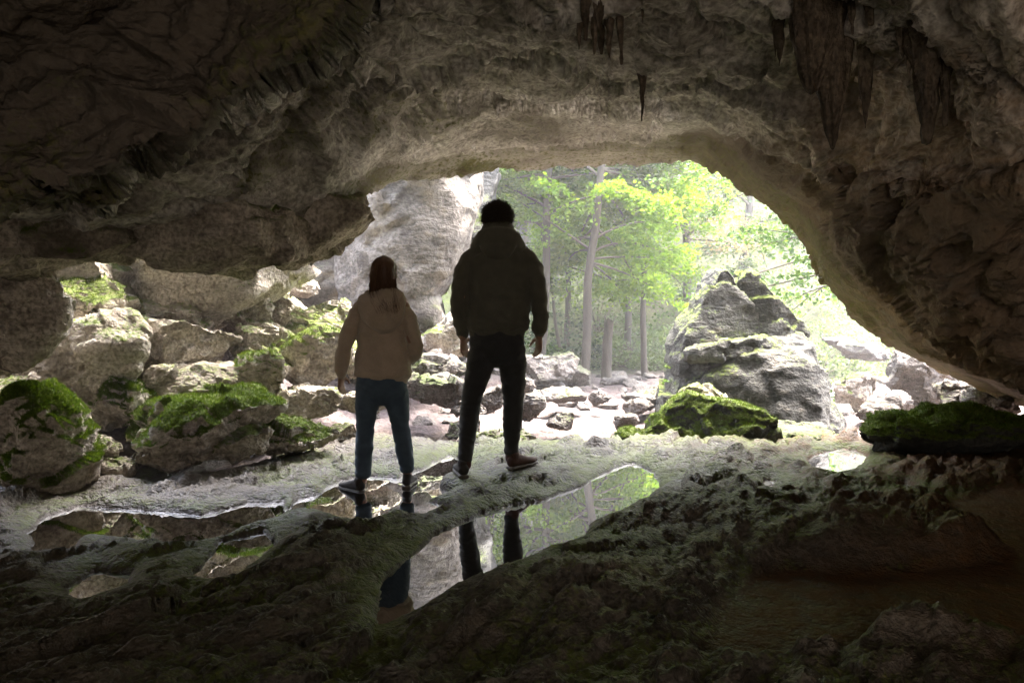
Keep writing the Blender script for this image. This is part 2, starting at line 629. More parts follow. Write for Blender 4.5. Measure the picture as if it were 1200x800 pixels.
    bil = np.abs(perlin(q * np.array([0.9, 1.0, 2.0]) + 5)) + 0.5 * np.abs(perlin(q * np.array([1.9, 2.1, 4.2]) + 15))
    bil2 = np.abs(perlin(q * np.array([4.0, 5.4, 9]) + 25)) + 0.5 * np.abs(perlin(q * np.array([8, 10, 17.0]) + 35))
    # beds: broken steps across the roof
    def beds(c):
        fr = c - np.floor(c)
        return sstep(fr, 0.0, 0.12) * (1 - fr)
    n1 = fbm(q * 0.7 + 50, 4)
    b1 = beds(q[:, 1] * 1.15 + q[:, 0] * 0.28 + q[:, 2] * 1.3 + 1.3 * n1)
    b2 = beds(q[:, 1] * 3.7 - q[:, 0] * 0.5 + q[:, 2] * 3.5 + 2.6 * n1 + 0.8 * wx)
    sm = fbm(p0 * np.array([11, 13, 17.0]), 4, gain=0.65)
    pit = np.clip(fbm(q * np.array([4.0, 5.0, 7]) + 60, 3) - 0.22, 0, 1)
    pit2 = np.clip(fbm(q * np.array([11.0, 13.0, 18]) + 80, 2) - 0.18, 0, 1)
    crk = np.abs(perlin(q * np.array([0.8, 0.9, 1.4]) + 40))
    fc = facet(q * np.array([0.9, 1.0, 1.7]) + 3)
    fc2 = facet(q * np.array([3.0, 3.6, 5]) + 8)
    disp[vis] += (0.075 * fc + 0.03 * fc2 + 0.05 * bil + 0.025 * bil2 + 0.13 * b1 + 0.038 * b2 + 0.014 * sm - 0.13 * pit - 0.05 * pit2
                  - 0.06 * np.exp(-(crk / 0.02) ** 2) - 0.07)
    # towards the interior (against the outward radial direction)
    sgn = np.where((n * (p - CAM)).sum(1) > 0, -1.0, 1.0)
    dd = n * (disp * sgn * np.clip(dist / 5.0, 0.35, 1.2) * (0.22 + 0.78 * sstep(np.abs(rows - 47.0), 2, 34)))[:, None]
    p2 = p + dd
    set_co(me, p2)
    och = sstep(p2[:, 0], 1.2, 3.0) * sstep(p2[:, 1], 8.5, 6.0)
    och = np.clip(och * (0.75 + 0.5 * fbm(p2 * 0.8, 3)), 0, 1)
    mossv = 0.05 + 0.5 * sstep(fbm(p2 * np.array([0.9, 0.9, 0.9]) + 70, 4), 0.0, 0.5) * sstep(p2[:, 0], 3.0, -1.5) + 0.45 * (rows < 55)
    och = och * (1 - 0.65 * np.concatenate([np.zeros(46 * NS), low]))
    rock_atts(me, p2, 1.0, mossv, och, vis=vis, shade_wet=np.concatenate([np.zeros(46 * NS), np.clip(ml + 0.7 * mr * low, 0, 1)]))  # shade painted into the near left mass; lower right wall darkened too
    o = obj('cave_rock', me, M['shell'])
    structure(o)
    return o
cave = cave_shell()

# ------------------------------------------------------------------ floor of the cave: rock sheets standing out of shallow pools
pools_px = [
    # the bright central pool, its dark tail to lower left
    [(775, 571), (766, 552), (748, 543), (722, 548), (700, 560), (672, 574), (640, 586), (607, 590), (580, 598), (548, 609), (520, 622), (495, 640),
     (470, 665), (454, 688), (446, 706), (446, 722), (450, 738),
     (480, 722), (500, 704), (530, 690), (560, 678), (600, 660), (640, 646), (672, 634), (692, 616), (720, 604), (752, 592)],
    # round her feet
    [(330, 600), (352, 585), (388, 577), (402, 563), (432, 558), (470, 560), (500, 548), (530, 533), (546, 541), (556, 560), (546, 572), (518, 580), (498, 588),
     (520, 592), (488, 606), (462, 596), (448, 607), (420, 612), (372, 600)],
    # strips of brown water to the left
    [(165, 566), (215, 552), (268, 541), (305, 528), (330, 534), (296, 546), (262, 556), (232, 560), (190, 568)],
    [(30, 625), (62, 604), (95, 592), (150, 596), (205, 601), (236, 603), (262, 596), (290, 588), (332, 588), (330, 606), (290, 618), (262, 630), (226, 640), (196, 640), (160, 634),
     (120, 628), (92, 634), (86, 650), (40, 650)],
    [(262, 634), (312, 622), (320, 638), (300, 660), (262, 682), (228, 676), (244, 655)],
    [(84, 690), (112, 668), (150, 672), (140, 690), (100, 705)],
    [(-200, 730), (20, 720), (66, 712), (110, 730), (150, 762), (230, 780), (160, 830), (-300, 900)],
    # brown pool at lower right
    [(827, 775), (842, 748), (856, 718), (868, 698), (890, 682), (922, 672), (980, 676), (1060, 676), (1130, 668), (1200, 650), (1420, 640), (1500, 800),
     (1230, 772), (1140, 752), (1082, 744), (1040, 744), (1012, 752), (990, 764), (930, 770), (870, 780)],
    [(1128, 590), (1170, 576), (1230, 575), (1420, 590), (1420, 650), (1200, 650), (1162, 640), (1150, 620), (1125, 605)],
    # little ones towards the right rear
    [(944, 541), (962, 532), (985, 526), (1004, 529), (1016, 536), (1004, 545), (1002, 553), (978, 556), (960, 553)],
    [(896, 569), (902, 562), (910, 563), (908, 569), (918, 574), (902, 575)],
    [(1050, 568), (1062, 566), (1070, 572), (1060, 574)],
]
brown_pool_px = pools_px[7:9]  # these pools become flat brown floor in place of their dark reflection
del pools_px[6:9]
brown_pool_xy = [[tuple(G(a, b)[:2]) for a, b in pl] for pl in brown_pool_px]
MAN = (-0.086, 5.33, 0.105)
WOM = (-0.853, 5.20, -0.012)
FEET = [(MAN[0] - .2, MAN[1] - .02, .26, MAN[2] - .028), (MAN[0] + .13, MAN[1] + .1, .26, MAN[2] - .002), (WOM[0] - .2, WOM[1] + .03, .26, WOM[2]), (WOM[0] + .15, WOM[1] + .15, .22, WOM[2] + .008)]
pools_xy = [[tuple(G(a, b)[:2]) for a, b in pl] for pl in pools_px]

def bump_at(q, cx, cy, rx, ry, h, rot=0.0):
    c, s = math.cos(rot), math.sin(rot)
    dx, dy = q[:, 0] - cx, q[:, 1] - cy
    u, v = (c * dx + s * dy) / rx, (-s * dx + c * dy) / ry
    return h * np.exp(-(u * u + v * v) ** 1.5)

def floor_height(q):
    w = q + 0.05 * np.stack([fbm(np.c_[q * 2.6, q[:, :1] * 0], 4), fbm(np.c_[q * 2.6 + 11, q[:, :1] * 0], 4)], 1)
    sd = np.full(len(q), -1e9)
    for pl in pools_xy:
        sd = np.maximum(sd, polysdf(w, pl))
    land = -sd                                  # metres from the water line, positive on rock
    prof = np.where(land > 0, 0.045 * (1 - np.exp(-land / 0.05)) + 0.05 * (1 - np.exp(-land / 0.5)), -0.14 * (1 - np.exp(land / 0.12)))
    p3 = np.c_[q, q[:, :1] * 0]
    lumps = fbm(p3 * np.array([1.6, 2.6, 1]), 4)
    p3 = np.c_[q[:, 0] * 0.58 + q[:, 1] * 0.81, -q[:, 0] * 0.81 + q[:, 1] * 0.58, q[:, 0] * 0]      # along and across the bedding ridges
    rd = ridge(p3 * np.array([2.2, 6.5, 1]) + 0.35 * fbm(p3 * 3, 2)[:, None], 4)
    f1, f2 = worley(p3 * np.array([2.6, 6.0, 1]) + 0.5 * fbm(p3 * 4, 3)[:, None] + 0.5)
    fine = fbm(p3 * 17, 4, gain=0.6)
    on = sstep(land, 0.0, 0.25)
    h = prof + on * (0.045 * lumps - 0.05 * (rd - 0.5) - 0.04 * f1 + 0.04 * facet(p3 * np.array([2.2, 6.5, 1.0])) + 0.012 * facet(p3 * np.array([7, 17, 1.0]) + 4) + 0.025) + (0.3 + 0.7 * on) * 0.017 * fine
    h = np.where(land > 0.01, np.maximum(h, 0.012 + 0.02 * fine + 0.02 * sstep(land, 0, .1)), np.minimum(h, -0.004))
    # ledges: rear lip on the right, the undercut slab, the near right ridge
    for (px, py, rx, ry, hh) in [(1150, 522, .8, 0.4, .14), (905, 512, .35, .12, .06), (1040, 650, .7, .25, .09), (960, 625, .5, .3, .05), (1000, 760, .3, .1, .10),
                                 (1120, 775, .35, .08, .06), (700, 700, .5, .25, .06), (560, 730, .4, .3, .05), (640, 545, .5, .2, .03), (820, 600, .5, .4, .05)]:
        c = G(px, py)
        h = h + np.where(land > 0, bump_at(q, c[0], c[1], rx, ry, hh), 0) * sstep(land, 0, .12)
    cl = np.full(len(q), -1e9)
    for pl in brown_pool_xy:
        cl = np.maximum(cl, polysdf(w, pl))
    flat = 0.014 + 0.008 * fbm(p3 * 1.5, 3) + 0.004 * fbm(p3 * 9, 3)
    h = np.where(cl > -0.14, flat + (h - flat) * sstep(-cl, 0.0, 0.14), h)
    cl = np.where(q[:, 0] > 0.3, cl, -1e9)
    for fx, fy, r, fz in FEET:
        k = sstep(np.hypot(q[:, 0] - fx, q[:, 1] - fy), r, r * 0.62)
        h = h * (1 - k) + fz * k
    return h, land, cl

def cave_floor():
    pyr = np.concatenate([np.arange(506, 640, 1.5), np.arange(640, 1000, 2.6)])
    d = HC * F / (pyr - 350)
    d = np.concatenate([[8.6, 8.3, 8.0, 7.8, 7.65], d, np.arange(d[-1] - 0.1, -5.5, -0.16)])
    u = np.linspace(-1.15, 1.15, 700)
    w = np.maximum(d, 3.9)
    X = u[None] * w[:, None]
    Y = np.repeat(d[:, None], len(u), 1)
    q = np.stack([X.ravel(), Y.ravel()], 1)
    h, land, cl = floor_height(q)
    # the rear edge of the rock sheet breaks off to the lower ground outside
    edge = 6.75 + 0.22 * fbm(np.c_[q[:, :1] * 1.3, q[:, :1] * 0, q[:, :1] * 0], 3) + 0.15 * sstep(q[:, 0], 1, 4)
    h = h - 0.8 * sstep(q[:, 1] - edge, -0.05, 0.45)
    me = mesh_np('cave_floor', np.c_[q, h], grid_faces(len(d), len(u))[:, ::-1])
    p = get_co(me)
    n = get_no(me)
    att = 0.5 * sstep(n[:, 2], 0.55, 0.95) + 0.45 * fbm(p * 1.7 + 3, 4) - 0.35 * sstep(p[:, 0], 1.8, 3.2) - 0.22 * sstep(p[:, 0], -.9, -2.4) - .5 * sstep(.03, p[:, 2], 0.0) - .8 * sstep(cl, -.08, .02) + 0.3 + 0.12 * sstep(p[:, 1], 4, 6) * sstep(p[:, 0], -1, 0)
    rock_atts(me, p, 1.5, att, shade_wet=np.clip(0.7 * sstep(p[:, 0], -0.5, -1.5) + 0.6 * sstep(p[:, 0], 1.0, 2.2), 0, 1), ochre=np.clip(sstep(p[:, 0], 0.9, 2.6) * 0.9 + sstep(cl, -.08, .05) + 0.35 * sstep(-p[:, 2], 0.0, 0.1), 0, 1))
    return structure(obj('cave_floor', me, M['floor']))
floor = cave_floor()

def floor_z(x, y):
    return float(floor_height(np.array([[x, y]]))[0][0])

def pool_water():
    x = np.linspace(-7.5, 7.5, 16)
    y = np.linspace(-5, 7.0, 14)
    X, Y = np.meshgrid(x, y)
    me = mesh_np('pool_water', np.stack([X.ravel(), Y.ravel(), X.ravel() * 0], 1), grid_faces(14, 16))
    m = NB('still_water')
    co = m.coord()
    rip = m.noise(co, 3.0, 3, 0.5)
    nrm = m.bump(rip, 0.03, 0.02)
    fr = m.n('ShaderNodeFresnel')
    fr.inputs['IOR'].default_value = 1.33
    m.l(nrm, fr.inputs['Normal'])
    tr = m.n('ShaderNodeBsdfTransparent')
    tr.inputs['Color'].default_value = (0.4, 0.33, 0.25, 1)
    gl = m.n('ShaderNodeBsdfGlossy')
    gl.inputs['Roughness'].default_value = 0.004
    gl.inputs['Color'].default_value = (1, 1, 1, 1)
    m.l(nrm, gl.inputs['Normal'])
    mx = m.n('ShaderNodeMixShader')
    m.l(m.fac(fr.outputs[0], 0.0, 0.27), mx.inputs[0])
    m.l(tr.outputs[0], mx.inputs[1])
    m.l(gl.outputs[0], mx.inputs[2])
    m.l(mx.outputs[0], m.out.inputs['Surface'])
    return structure(obj('pool_water', me, m.m))
pool_water()

# ------------------------------------------------------------------ ground outside: path, rubble slope, gorge sides
def ground_height(q):
    x, y = q[:, 0], q[:, 1]
    p3 = np.c_[q, x * 0]
    h = -0.10 - 1.2 * sstep(6.9 - y, 0.0, 1.1) * sstep(x, -2.6, -1.9)
    ls = np.clip(-1.55 - 0.06 * (y - 6) - x, 0, None)
    left = np.minimum(ls, 2.6) * np.clip(0.12 + 0.15 * (y - 5.6), 0.02, 0.62) * sstep(y, 4.4, 5.6)
    h = h + left + 0.75 * np.clip(y - 7.3, 0, 3) * sstep(x, -2.2, -3.6)
    h = h + 0.085 * np.clip(y - 9.0, 0, 5) * sstep(x, 1.5, -1.5)          # the rubble climbs to the left of the path
    h = h - 0.10 * np.clip(y - 8.0, 0, 8) * sstep(x, 3.0, 5.0) * 0.3
    h = h + 0.5 * np.clip(y - 15.5 - 0.12 * x + 1.5 * fbm(p3 * 0.12, 2), 0, 40) ** 1.06
    h = h + 0.45 * np.clip(x - 9.5, 0, 30) + 0.5 * np.clip(-x - 9, 0, 30)
    h = h + 0.06 * fbm(p3 * 0.9, 3) + 0.05 * ridge(p3 * 2.3, 3) * sstep(y, 6, 8) + 0.025 * fbm(p3 * 7, 3)
    return h

def ground():
    py = np.arange(356, 530, 1.6)
    d = np.concatenate([np.arange(75, 32, -1.6), np.linspace(32, 16, 40), np.linspace(15.9, 6.0, 190), np.linspace(5.9, 2.8, 24), np.arange(2.6, -8, -0.8)])
    u = np.concatenate([np.linspace(-3, -0.7, 40), np.linspace(-0.69, 0.75, 420), np.linspace(0.77, 3, 40)])
    w = np.maximum(d, 7)
    q = np.stack([(u[None] * w[:, None]).ravel(), np.repeat(d, len(u))], 1)
    h = ground_height(q)
    me = mesh_np('ground', np.c_[q, h], grid_faces(len(d), len(u))[:, ::-1])
    p = get_co(me)
    att = 0.15 + 0.3 * fbm(p * 0.8, 3) + 0.75 * sstep(p[:, 1], 13.2, 16) + 0.3 * sstep(p[:, 0], -1.8, -3.5) - 0.3 * sstep(13.5, p[:, 1], 10.5)
    rock_atts(me, p, 0.8, att)
    return structure(obj('ground', me, M['ground']))
ground()

def gz(x, y):
    return float(ground_height(np.array([[x, y]]))[0])

# ------------------------------------------------------------------ hill over the cave, added unseen to keep skylight off the shell
def hill_cover():
    x = np.linspace(-16, 16, 80)
    y = np.linspace(-1.2, 6.4, 34)
    X, Y = np.meshgrid(x, y)
    q = np.stack([X.ravel(), Y.ravel()], 1)
    z = 5.6 - 0.028 * q[:, 0] ** 2 + 0.35 * fbm(np.c_[q * 0.5, q[:, :1] * 0], 3) - 2.2 * sstep(np.abs(q[:, 0]), 6, 13) - 0.9 * sstep(q[:, 1], 4.8, 6.4)
    me = mesh_np('hill_cover', np.c_[q, z], grid_faces(34, 80))
    p = get_co(me)
    rock_atts(me, p, 0.8, np.full(len(p), 0.8))
    return structure(obj('hill_cover', me, M['ground']))
hill_cover()

# unseen rock wall added behind the lens to bounce soft fill through the rear opening
def fill_wall():
    a = np.linspace(math.radians(175), math.radians(365), 90)
    t = np.linspace(0, 1, 26)
    A, T = np.meshgrid(a, t)
    r = 9.5 + 1.5 * T + 0.5 * fbm(np.stack([np.cos(A.ravel()) * 3, np.sin(A.ravel()) * 3, T.ravel() * 3], 1), 3).reshape(A.shape)
    v = np.stack([(r * np.cos(A)).ravel(), (r * np.sin(A)).ravel() + 0.5, (-0.9 + 9.5 * T).ravel()], 1)
    me = mesh_np('fill_wall', v, grid_faces(26, 90))
    p = get_co(me)
    rock_atts(me, p, 0.7, np.full(len(p), 0.25))
    return structure(obj('fill_wall', me, M['cliff']))
fill_wall()
# ------------------------------------------------------------------ rocks
def ico(sub):
    bm = bmesh.new()
    bmesh.ops.create_icosphere(bm, subdivisions=sub, radius=1.0)
    me = bpy.data.meshes.new('rock')
    bm.to_mesh(me)
    bm.free()
    shade_smooth(me)
    return me

def rock_detail(p, n, s, seed):
    """metric relief for a rock about s metres across"""
    k = 1.0 / s
    q = p + seed * 3.7
    q = q + 0.12 * s * np.stack([fbm(q * 2 * k, 3), fbm(q * 2 * k + 5, 3), fbm(q * 2 * k + 11, 3)], 1)
    fc = facet(q * np.array([1.7, 1.7, 2.4]) * k + 3)
    fc2 = facet(q * np.array([5.0, 5.0, 8.0]) * k + 13)
    bil = np.abs(perlin(q * np.array([3.0, 3.0, 6.0]) * k + 5))
    return s * (0.045 * fbm(q * 1.3 * k, 4) + 0.11 * fc + 0.035 * fc2 + 0.03 * bil + 0.012 * fbm(q * 11 * k, 4, gain=0.6)) + 0.007 * fbm(q * 16, 4, gain=0.6)

def moss_att(p, n, amount, seed, drop=0.0):
    if amount <= 0:
        return np.zeros(len(p)) - 0.4
    return np.clip(sstep(n[:, 2], 0.0 - 0.3 * amount, 0.85) * (0.45 + 0.75 * amount) + 0.5 * fbm(p * 2.3 + seed, 4) * (1.15 - amount) - 0.10 - drop, -1, 1)

MOSS_BLADE = None
def moss_tufts(o, n, length=0.02, seed=0, lim=0.45):
    """short upright moss shoots growing on the mossy faces of rock o: one part of that rock"""
    global MOSS_BLADE
    if MOSS_BLADE is None:
        MOSS_BLADE = leaf_mat('moss_shoots', (0.04, 0.08, 0.007), (0.07, 0.12, 0.01), (0.11, 0.16, 0.02), 0.35)
    me = o.data
    rng = np.random.RandomState(seed + 5)
    co = get_co(me)
    no = get_no(me)
    a = np.empty(len(co), dtype=np.float32)
    me.attributes['moss'].data.foreach_get('value', a)
    me.calc_loop_triangles()
    t = np.empty(len(me.loop_triangles) * 3, dtype=np.int32)
    me.loop_triangles.foreach_get('vertices', t)
    t = t.reshape(-1, 3)
    w = np.clip(a[t].mean(1) - lim, 0, None)
    e = np.linalg.norm(np.cross(co[t[:, 1]] - co[t[:, 0]], co[t[:, 2]] - co[t[:, 0]]), axis=1) * np.minimum(w * 4, 1)
    if e.sum() <= 0:
        return
    k = rng.choice(len(t), n, p=e / e.sum())
    b = rng.dirichlet((1, 1, 1), n)
    pos = (co[t[k]] * b[..., None]).sum(1)
    nr = (no[t[k]] * b[..., None]).sum(1)
    d = unit(nr + rng.normal(scale=0.55, size=(n, 3)) + np.array([0, 0, 0.3]))
    side = unit(np.cross(d, rng.normal(size=(n, 3))))
    L = length * rng.uniform(0.5, 1.3, n)[:, None]
    W = 0.0035
    v = np.stack([pos - nr * 0.004 - side * W, pos - nr * 0.004 + side * W, pos + d * L], 1).reshape(-1, 3)
    m2 = mesh_np('moss', v, np.arange(n * 3).reshape(-1, 3), False)
    c = obj('moss', m2, MOSS_BLADE, o)
    c['kind'] = 'stuff'

def boulder_mesh(size, seed, sub=5, moss=0.5, cuts=12, flat=0.0):
    me = ico(sub)
    p = get_co(me).astype(np.float64)
    rng = np.random.RandomState(seed)
    for k in range(cuts):
        n = unit(rng.normal(size=3) * np.array([1, 1, 1.0]))
        d = rng.uniform(0.45, 0.8)
        t = p @ n - d
        p = p - n * (np.clip(t, 0, None) * 0.97)[:, None]
    if flat:
        p[:, 2] = np.where(p[:, 2] > 1 - flat, 1 - flat + (p[:, 2] - 1 + flat) * 0.25, p[:, 2])
    p = p / np.abs(p).max(0)
    p = p * (np.array(size) * 0.5)
    set_co(me, p)
    n = get_no(me)
    s = float(np.cbrt(np.prod(size)))
    p = p + n * rock_detail(p, n, s, seed)[:, None]
    set_co(me, p)
    n = get_no(me)
    rock_atts(me, p, 1.6, moss_att(p, n, moss, seed), None, seed * 1.7)
    return me

def boulder(px, py, w, h, d, label, moss=0.5, seed=0, depth=0.9, sub=6, mat='boulder', rot=0.0, tilt=0.0, name='boulder', group=None, cuts=13, flat=0.0,
            tufts=0, tl=0.02, cat='boulder'):
    """rock that covers w x h photo pixels round (px, py) when d metres away"""
    c = P(px, py, d)
    k = d / F
    size = (w * k * 1.12, w * k * depth, h * k * 1.15)
    me = boulder_mesh(size, seed, sub, moss, cuts, flat)
    o = obj(name, me, M[mat])
    o.location = c
    o.rotation_euler = (0, math.radians(tilt), math.radians(rot))
    tag(o, label, cat, group)
    if tufts:
        moss_tufts(o, tufts, tl, seed)
    return o

def outline_rock(name, poly, d, thick, mat, seed, moss=0.4, lean=0.0, voxel=0.045, smooth=10, rough=0.75, taper=0.35, parent=None, skew=0.0, cuts=9):
    """rock mass whose front outline is known; solid, with its own depth, rounded and broken up"""
    pts = [P(a, b, d) for a, b in poly]
    bm = bmesh.new()
    f = bm.faces.new([bm.verts.new((p[0], d, p[2])) for p in pts])
    bm.normal_update()
    r = bmesh.ops.extrude_face_region(bm, geom=[f])
    vs_ = [g for g in r['geom'] if isinstance(g, bmesh.types.BMVert)]
    bmesh.ops.translate(bm, vec=(0, thick, 0), verts=vs_)
    bmesh.ops.recalc_face_normals(bm, faces=bm.faces)
    me = bpy.data.meshes.new(name)
    bm.to_mesh(me)
    bm.free()
    me = modified(me, [('REMESH', dict(mode='VOXEL', voxel_size=voxel)), ('SMOOTH', dict(factor=0.5, iterations=smooth))])
    p = get_co(me).astype(np.float64)
    z0, z1 = p[:, 2].min(), p[:, 2].max()
    x0, x1 = p[:, 0].min(), p[:, 0].max()
    t = (p[:, 2] - z0) / (z1 - z0)
    v = (p[:, 1] - d) / thick
    xc = (p[:, 0] - (x0 + x1) / 2) / (x1 - x0) * 2
    # front bows outwards, back narrows; the whole thing leans
    p[:, 1] = d + thick * (0.5 + (v - 0.5) * (1 - taper * t) * (1 - 0.35 * xc * xc)) + lean * (t - 0.3) * (z1 - z0) + skew * xc
    rg = np.random.RandomState(seed)
    cen = p.mean(0)
    half = (p.max(0) - p.min(0)) / 2
    for k in range(cuts):
        n = unit(rg.normal(size=3) * np.array([1, .9, .7]) + np.array([0, -.55, .15]))
        tt = ((p - cen) / half) @ n
        lim = np.quantile(tt, rg.uniform(.86, .96))
        p = p - n * half * (np.clip(tt - lim, 0, None) * 0.85)[:, None]
    set_co(me, p)
    s = float(np.cbrt((x1 - x0) * (z1 - z0) * thick))
    n = get_no(me)
    p = p + n * (rock_detail(p, n, s, seed) * rough)[:, None]
    set_co(me, p)
    n = get_no(me)
    rock_atts(me, p, 1.6, moss_att(p, n, moss, seed), None, seed * 1.7)
    shade_smooth(me)
    me.materials.clear()
    return obj(name, me, M[mat], parent)

# ---- the pile on the left
B = boulder
B(0, 352, 120, 160, 5.15, 'pale grey bulging rock at the far left edge, against the cave wall', 0.15, 21, sub=6, name='rock_bulge', cat='rock', cuts=5)
B(96, 425, 130, 130, 6.0, 'large brownish boulder with flat face behind the moss topped boulder at lower left', 0.2, 22, sub=6)
B(95, 362, 120, 56, 6.5, 'olive mossy rock wedged under the cave roof at left', 0.75, 23, tufts=2500)
B(200, 412, 170, 72, 6.7, 'long pale slanting slab of bare stone, widest in the left pile', 0.05, 24, sub=6, tilt=-14, cuts=12)
B(224, 448, 110, 50, 6.3, 'flat topped grey boulder beneath the slanting pale slab', 0.3, 25, flat=0.35, cuts=10)
B(298, 446, 74, 56, 6.5, 'squarish boulder with mossy right side beside the flat topped boulder', 0.62, 26, flat=0.3, tufts=2500)
B(142, 470, 70, 56, 5.9, 'rounded lump of stone thickly covered in bright green moss', 0.95, 27, tufts=9000)
B(228, 496, 180, 64, 5.75, 'long low boulder with a blanket of bright moss over its top', 0.85, 28, sub=6, tufts=16000, flat=0.2, tilt=-3)
B(190, 525, 84, 52, 5.5, 'cracked brown rock below the moss blanketed boulder, by the water', 0.15, 29)
B(270, 518, 92, 50, 5.65, 'rounded pinkish brown rock at the foot of the moss blanketed boulder', 0.4, 30)
B(42, 530, 130, 130, 5.15, 'dark boulder with a cap of bright green moss at the lower left edge', 0.8, 31, sub=6, tufts=16000, cuts=5)
B(115, 525, 50, 44, 5.45, 'small dark stone between the moss capped boulder and the cracked rock', 0.1, 32)
B(125, 552, 60, 28, 5.4, 'low dark stone at the water edge beside the moss capped boulder', 0.05, 33)
B(342, 512, 92, 46, 6.0, 'low pale rock with patchy moss at the path edge', 0.6, 34, tufts=3000, cuts=7)
B(362, 470, 74, 34, 6.8, 'smooth pale slab lying alone at the end of the dirt path', 0.12, 35, flat=0.3, cuts=6)
B(366, 424, 84, 76, 7.3, 'tall boulder with pale green moss left of the woman', 0.7, 36, sub=6, tufts=3500)
B(372, 378, 76, 48, 7.9, 'pale green tinged slab above the tall mossy boulder', 0.6, 37)
B(292, 366, 60, 50, 7.6, 'round mossy boulder high in the pile under the roof', 0.75, 38, tufts=2500)
B(243, 363, 54, 46, 7.3, 'grey boulder tucked under the roof beside the round mossy one', 0.3, 39)
B(318, 348, 44, 30, 8.3, 'dark green mossy stone at the top of the pile', 0.8, 40)
B(292, 402, 60, 40, 7.1, 'grey layered block above the squarish mossy boulder', 0.3, 41)
B(318, 425, 44, 30, 6.95, 'small rounded stone with green edge in the middle of the pile', 0.6, 42)
B(160, 372, 44, 40, 6.9, 'small pale stone in the gap between olive rock and slanting slab', 0.1, 43)
B(130, 345, 50, 36, 7.2, 'greenish stone deep under the roof at left', 0.5, 44)
B(330, 372, 50, 40, 8.2, 'pinkish stone lying below the dark green stone', 0.15, 45)
B(395, 515, 44, 32, 6.6, 'small grey boulder just behind the woman by the path', 0.25, 46)
B(352, 335, 44, 34, 9.0, 'pale lit stone at the foot of the cliff by the roof edge', 0.2, 47)
B(30, 470, 90, 60, 5.9, 'shadowed grey boulder behind the moss capped boulder at left', 0.25, 48)

for k, (px, py, w, h, d, ms, lab) in enumerate([
        (205, 372, 90, 60, 7.0, .35, 'grey boulder wedged directly beneath the roof above the slanting slab'),
        (262, 345, 70, 46, 7.3, .5, 'greenish boulder touching the roof edge at the top of the pile'),
        (150, 400, 80, 60, 6.8, .3, 'brown boulder under the roof left of the slanting slab'),
        (60, 400, 100, 70, 6.6, .45, 'mossy brown boulder under the roof near the left edge'),
        (330, 400, 50, 36, 7.6, .3, 'grey stone between the round mossy boulder and the tall one'),
        (415, 385, 50, 40, 8.0, .3, 'stone at the cliff foot behind the woman'),
        (430, 420, 60, 44, 7.6, .4, 'boulder hidden behind the woman\'s shoulder'),
        (420, 470, 60, 30, 7.0, .2, 'low stone behind the woman\'s hips')]):
    B(px, py, w, h, d, lab, ms, 120 + k)

# ---- blocks at the foot of the pale cliff and beside the man
for k, (px, py, w, h, d, ms, lab) in enumerate([
        (520, 398, 52, 50, 8.8, .3, 'grey block leaning at the cliff foot left of the man'),
        (497, 372, 50, 34, 9.3, .5, 'green topped stone right behind the woman\'s shoulder'),
        (512, 432, 86, 30, 8.2, .15, 'flat layered slab sloping up behind the man\'s left arm'),
        (508, 455, 84, 34, 7.8, .2, 'thick pale slab with shaded underside between the two people'),
        (545, 505, 40, 22, 7.1, .2, 'squat stone behind the man\'s left shin'),
        (575, 470, 34, 30, 7.9, .2, 'stone seen between the man\'s legs'),
        (585, 515, 80, 26, 6.9, .3, 'low greenish rock behind the man\'s ankles'),
        (622, 478, 36, 30, 7.9, .2, 'angular stone beside the man\'s right knee'),
        (640, 430, 70, 28, 11.2, .2, 'broad pale boulder below the man\'s right hand'),
        (672, 440, 48, 22, 11.6, .2, 'low boulder at the foot of the tall leaning tree'),
        (657, 495, 32, 18, 7.6, .05, 'flat topped stone standing alone on the path'),
        (731, 491, 30, 20, 7.8, .05, 'dark rounded stone on the path before the mossy mound'),
        (702, 466, 22, 16, 9.0, .0, 'reddish stone further back on the path'),
        (610, 452, 30, 18, 8.9, .1, 'pale stone behind the man\'s right thigh'),
        (760, 468, 54, 28, 9.0, .1, 'layered slab where the path meets the outcrop'),
        (780, 455, 40, 20, 9.4, .1, 'pale flat stone leaning on the outcrop'),
        (745, 478, 34, 18, 8.7, .1, 'small slab below the layered slab'),
        (652, 464, 60, 14, 8.9, .05, 'long thin slab lying across the path'),
        (550, 478, 40, 16, 7.6, .0, 'thin plate of rock at the near path, between the two people'),
        (1085, 452, 80, 70, 9.0, .1, 'big pale slab below the right hand roof'),
        (1122, 465, 46, 34, 7.4, .05, 'dark wedge shaped stone under the right hand roof'),
        (1165, 470, 60, 36, 7.1, .05, 'grey stone in the narrow gap at the right'),
        (1010, 412, 60, 18, 13.0, .1, 'flat boulder on the slope right of the outcrop'),
        (985, 400, 44, 12, 13.6, .1, 'low ledge stone highest on the slope right of the outcrop'),
        (1050, 395, 40, 26, 13.2, .1, 'rounded boulder close under the roof on the right'),
        (1002, 455, 44, 56, 9.6, .55, 'mossy hummock of rock right beside the outcrop'),
        (1035, 478, 54, 36, 8.3, .1, 'pale sloping rock behind the mossy slab on the right'),
        ]):
    B(px, py, w, h, d, lab, ms, 60 + k, sub=6 if w > 60 else 5, mat='boulder' if ms > .25 else 'stone', cuts=12, flat=.15)

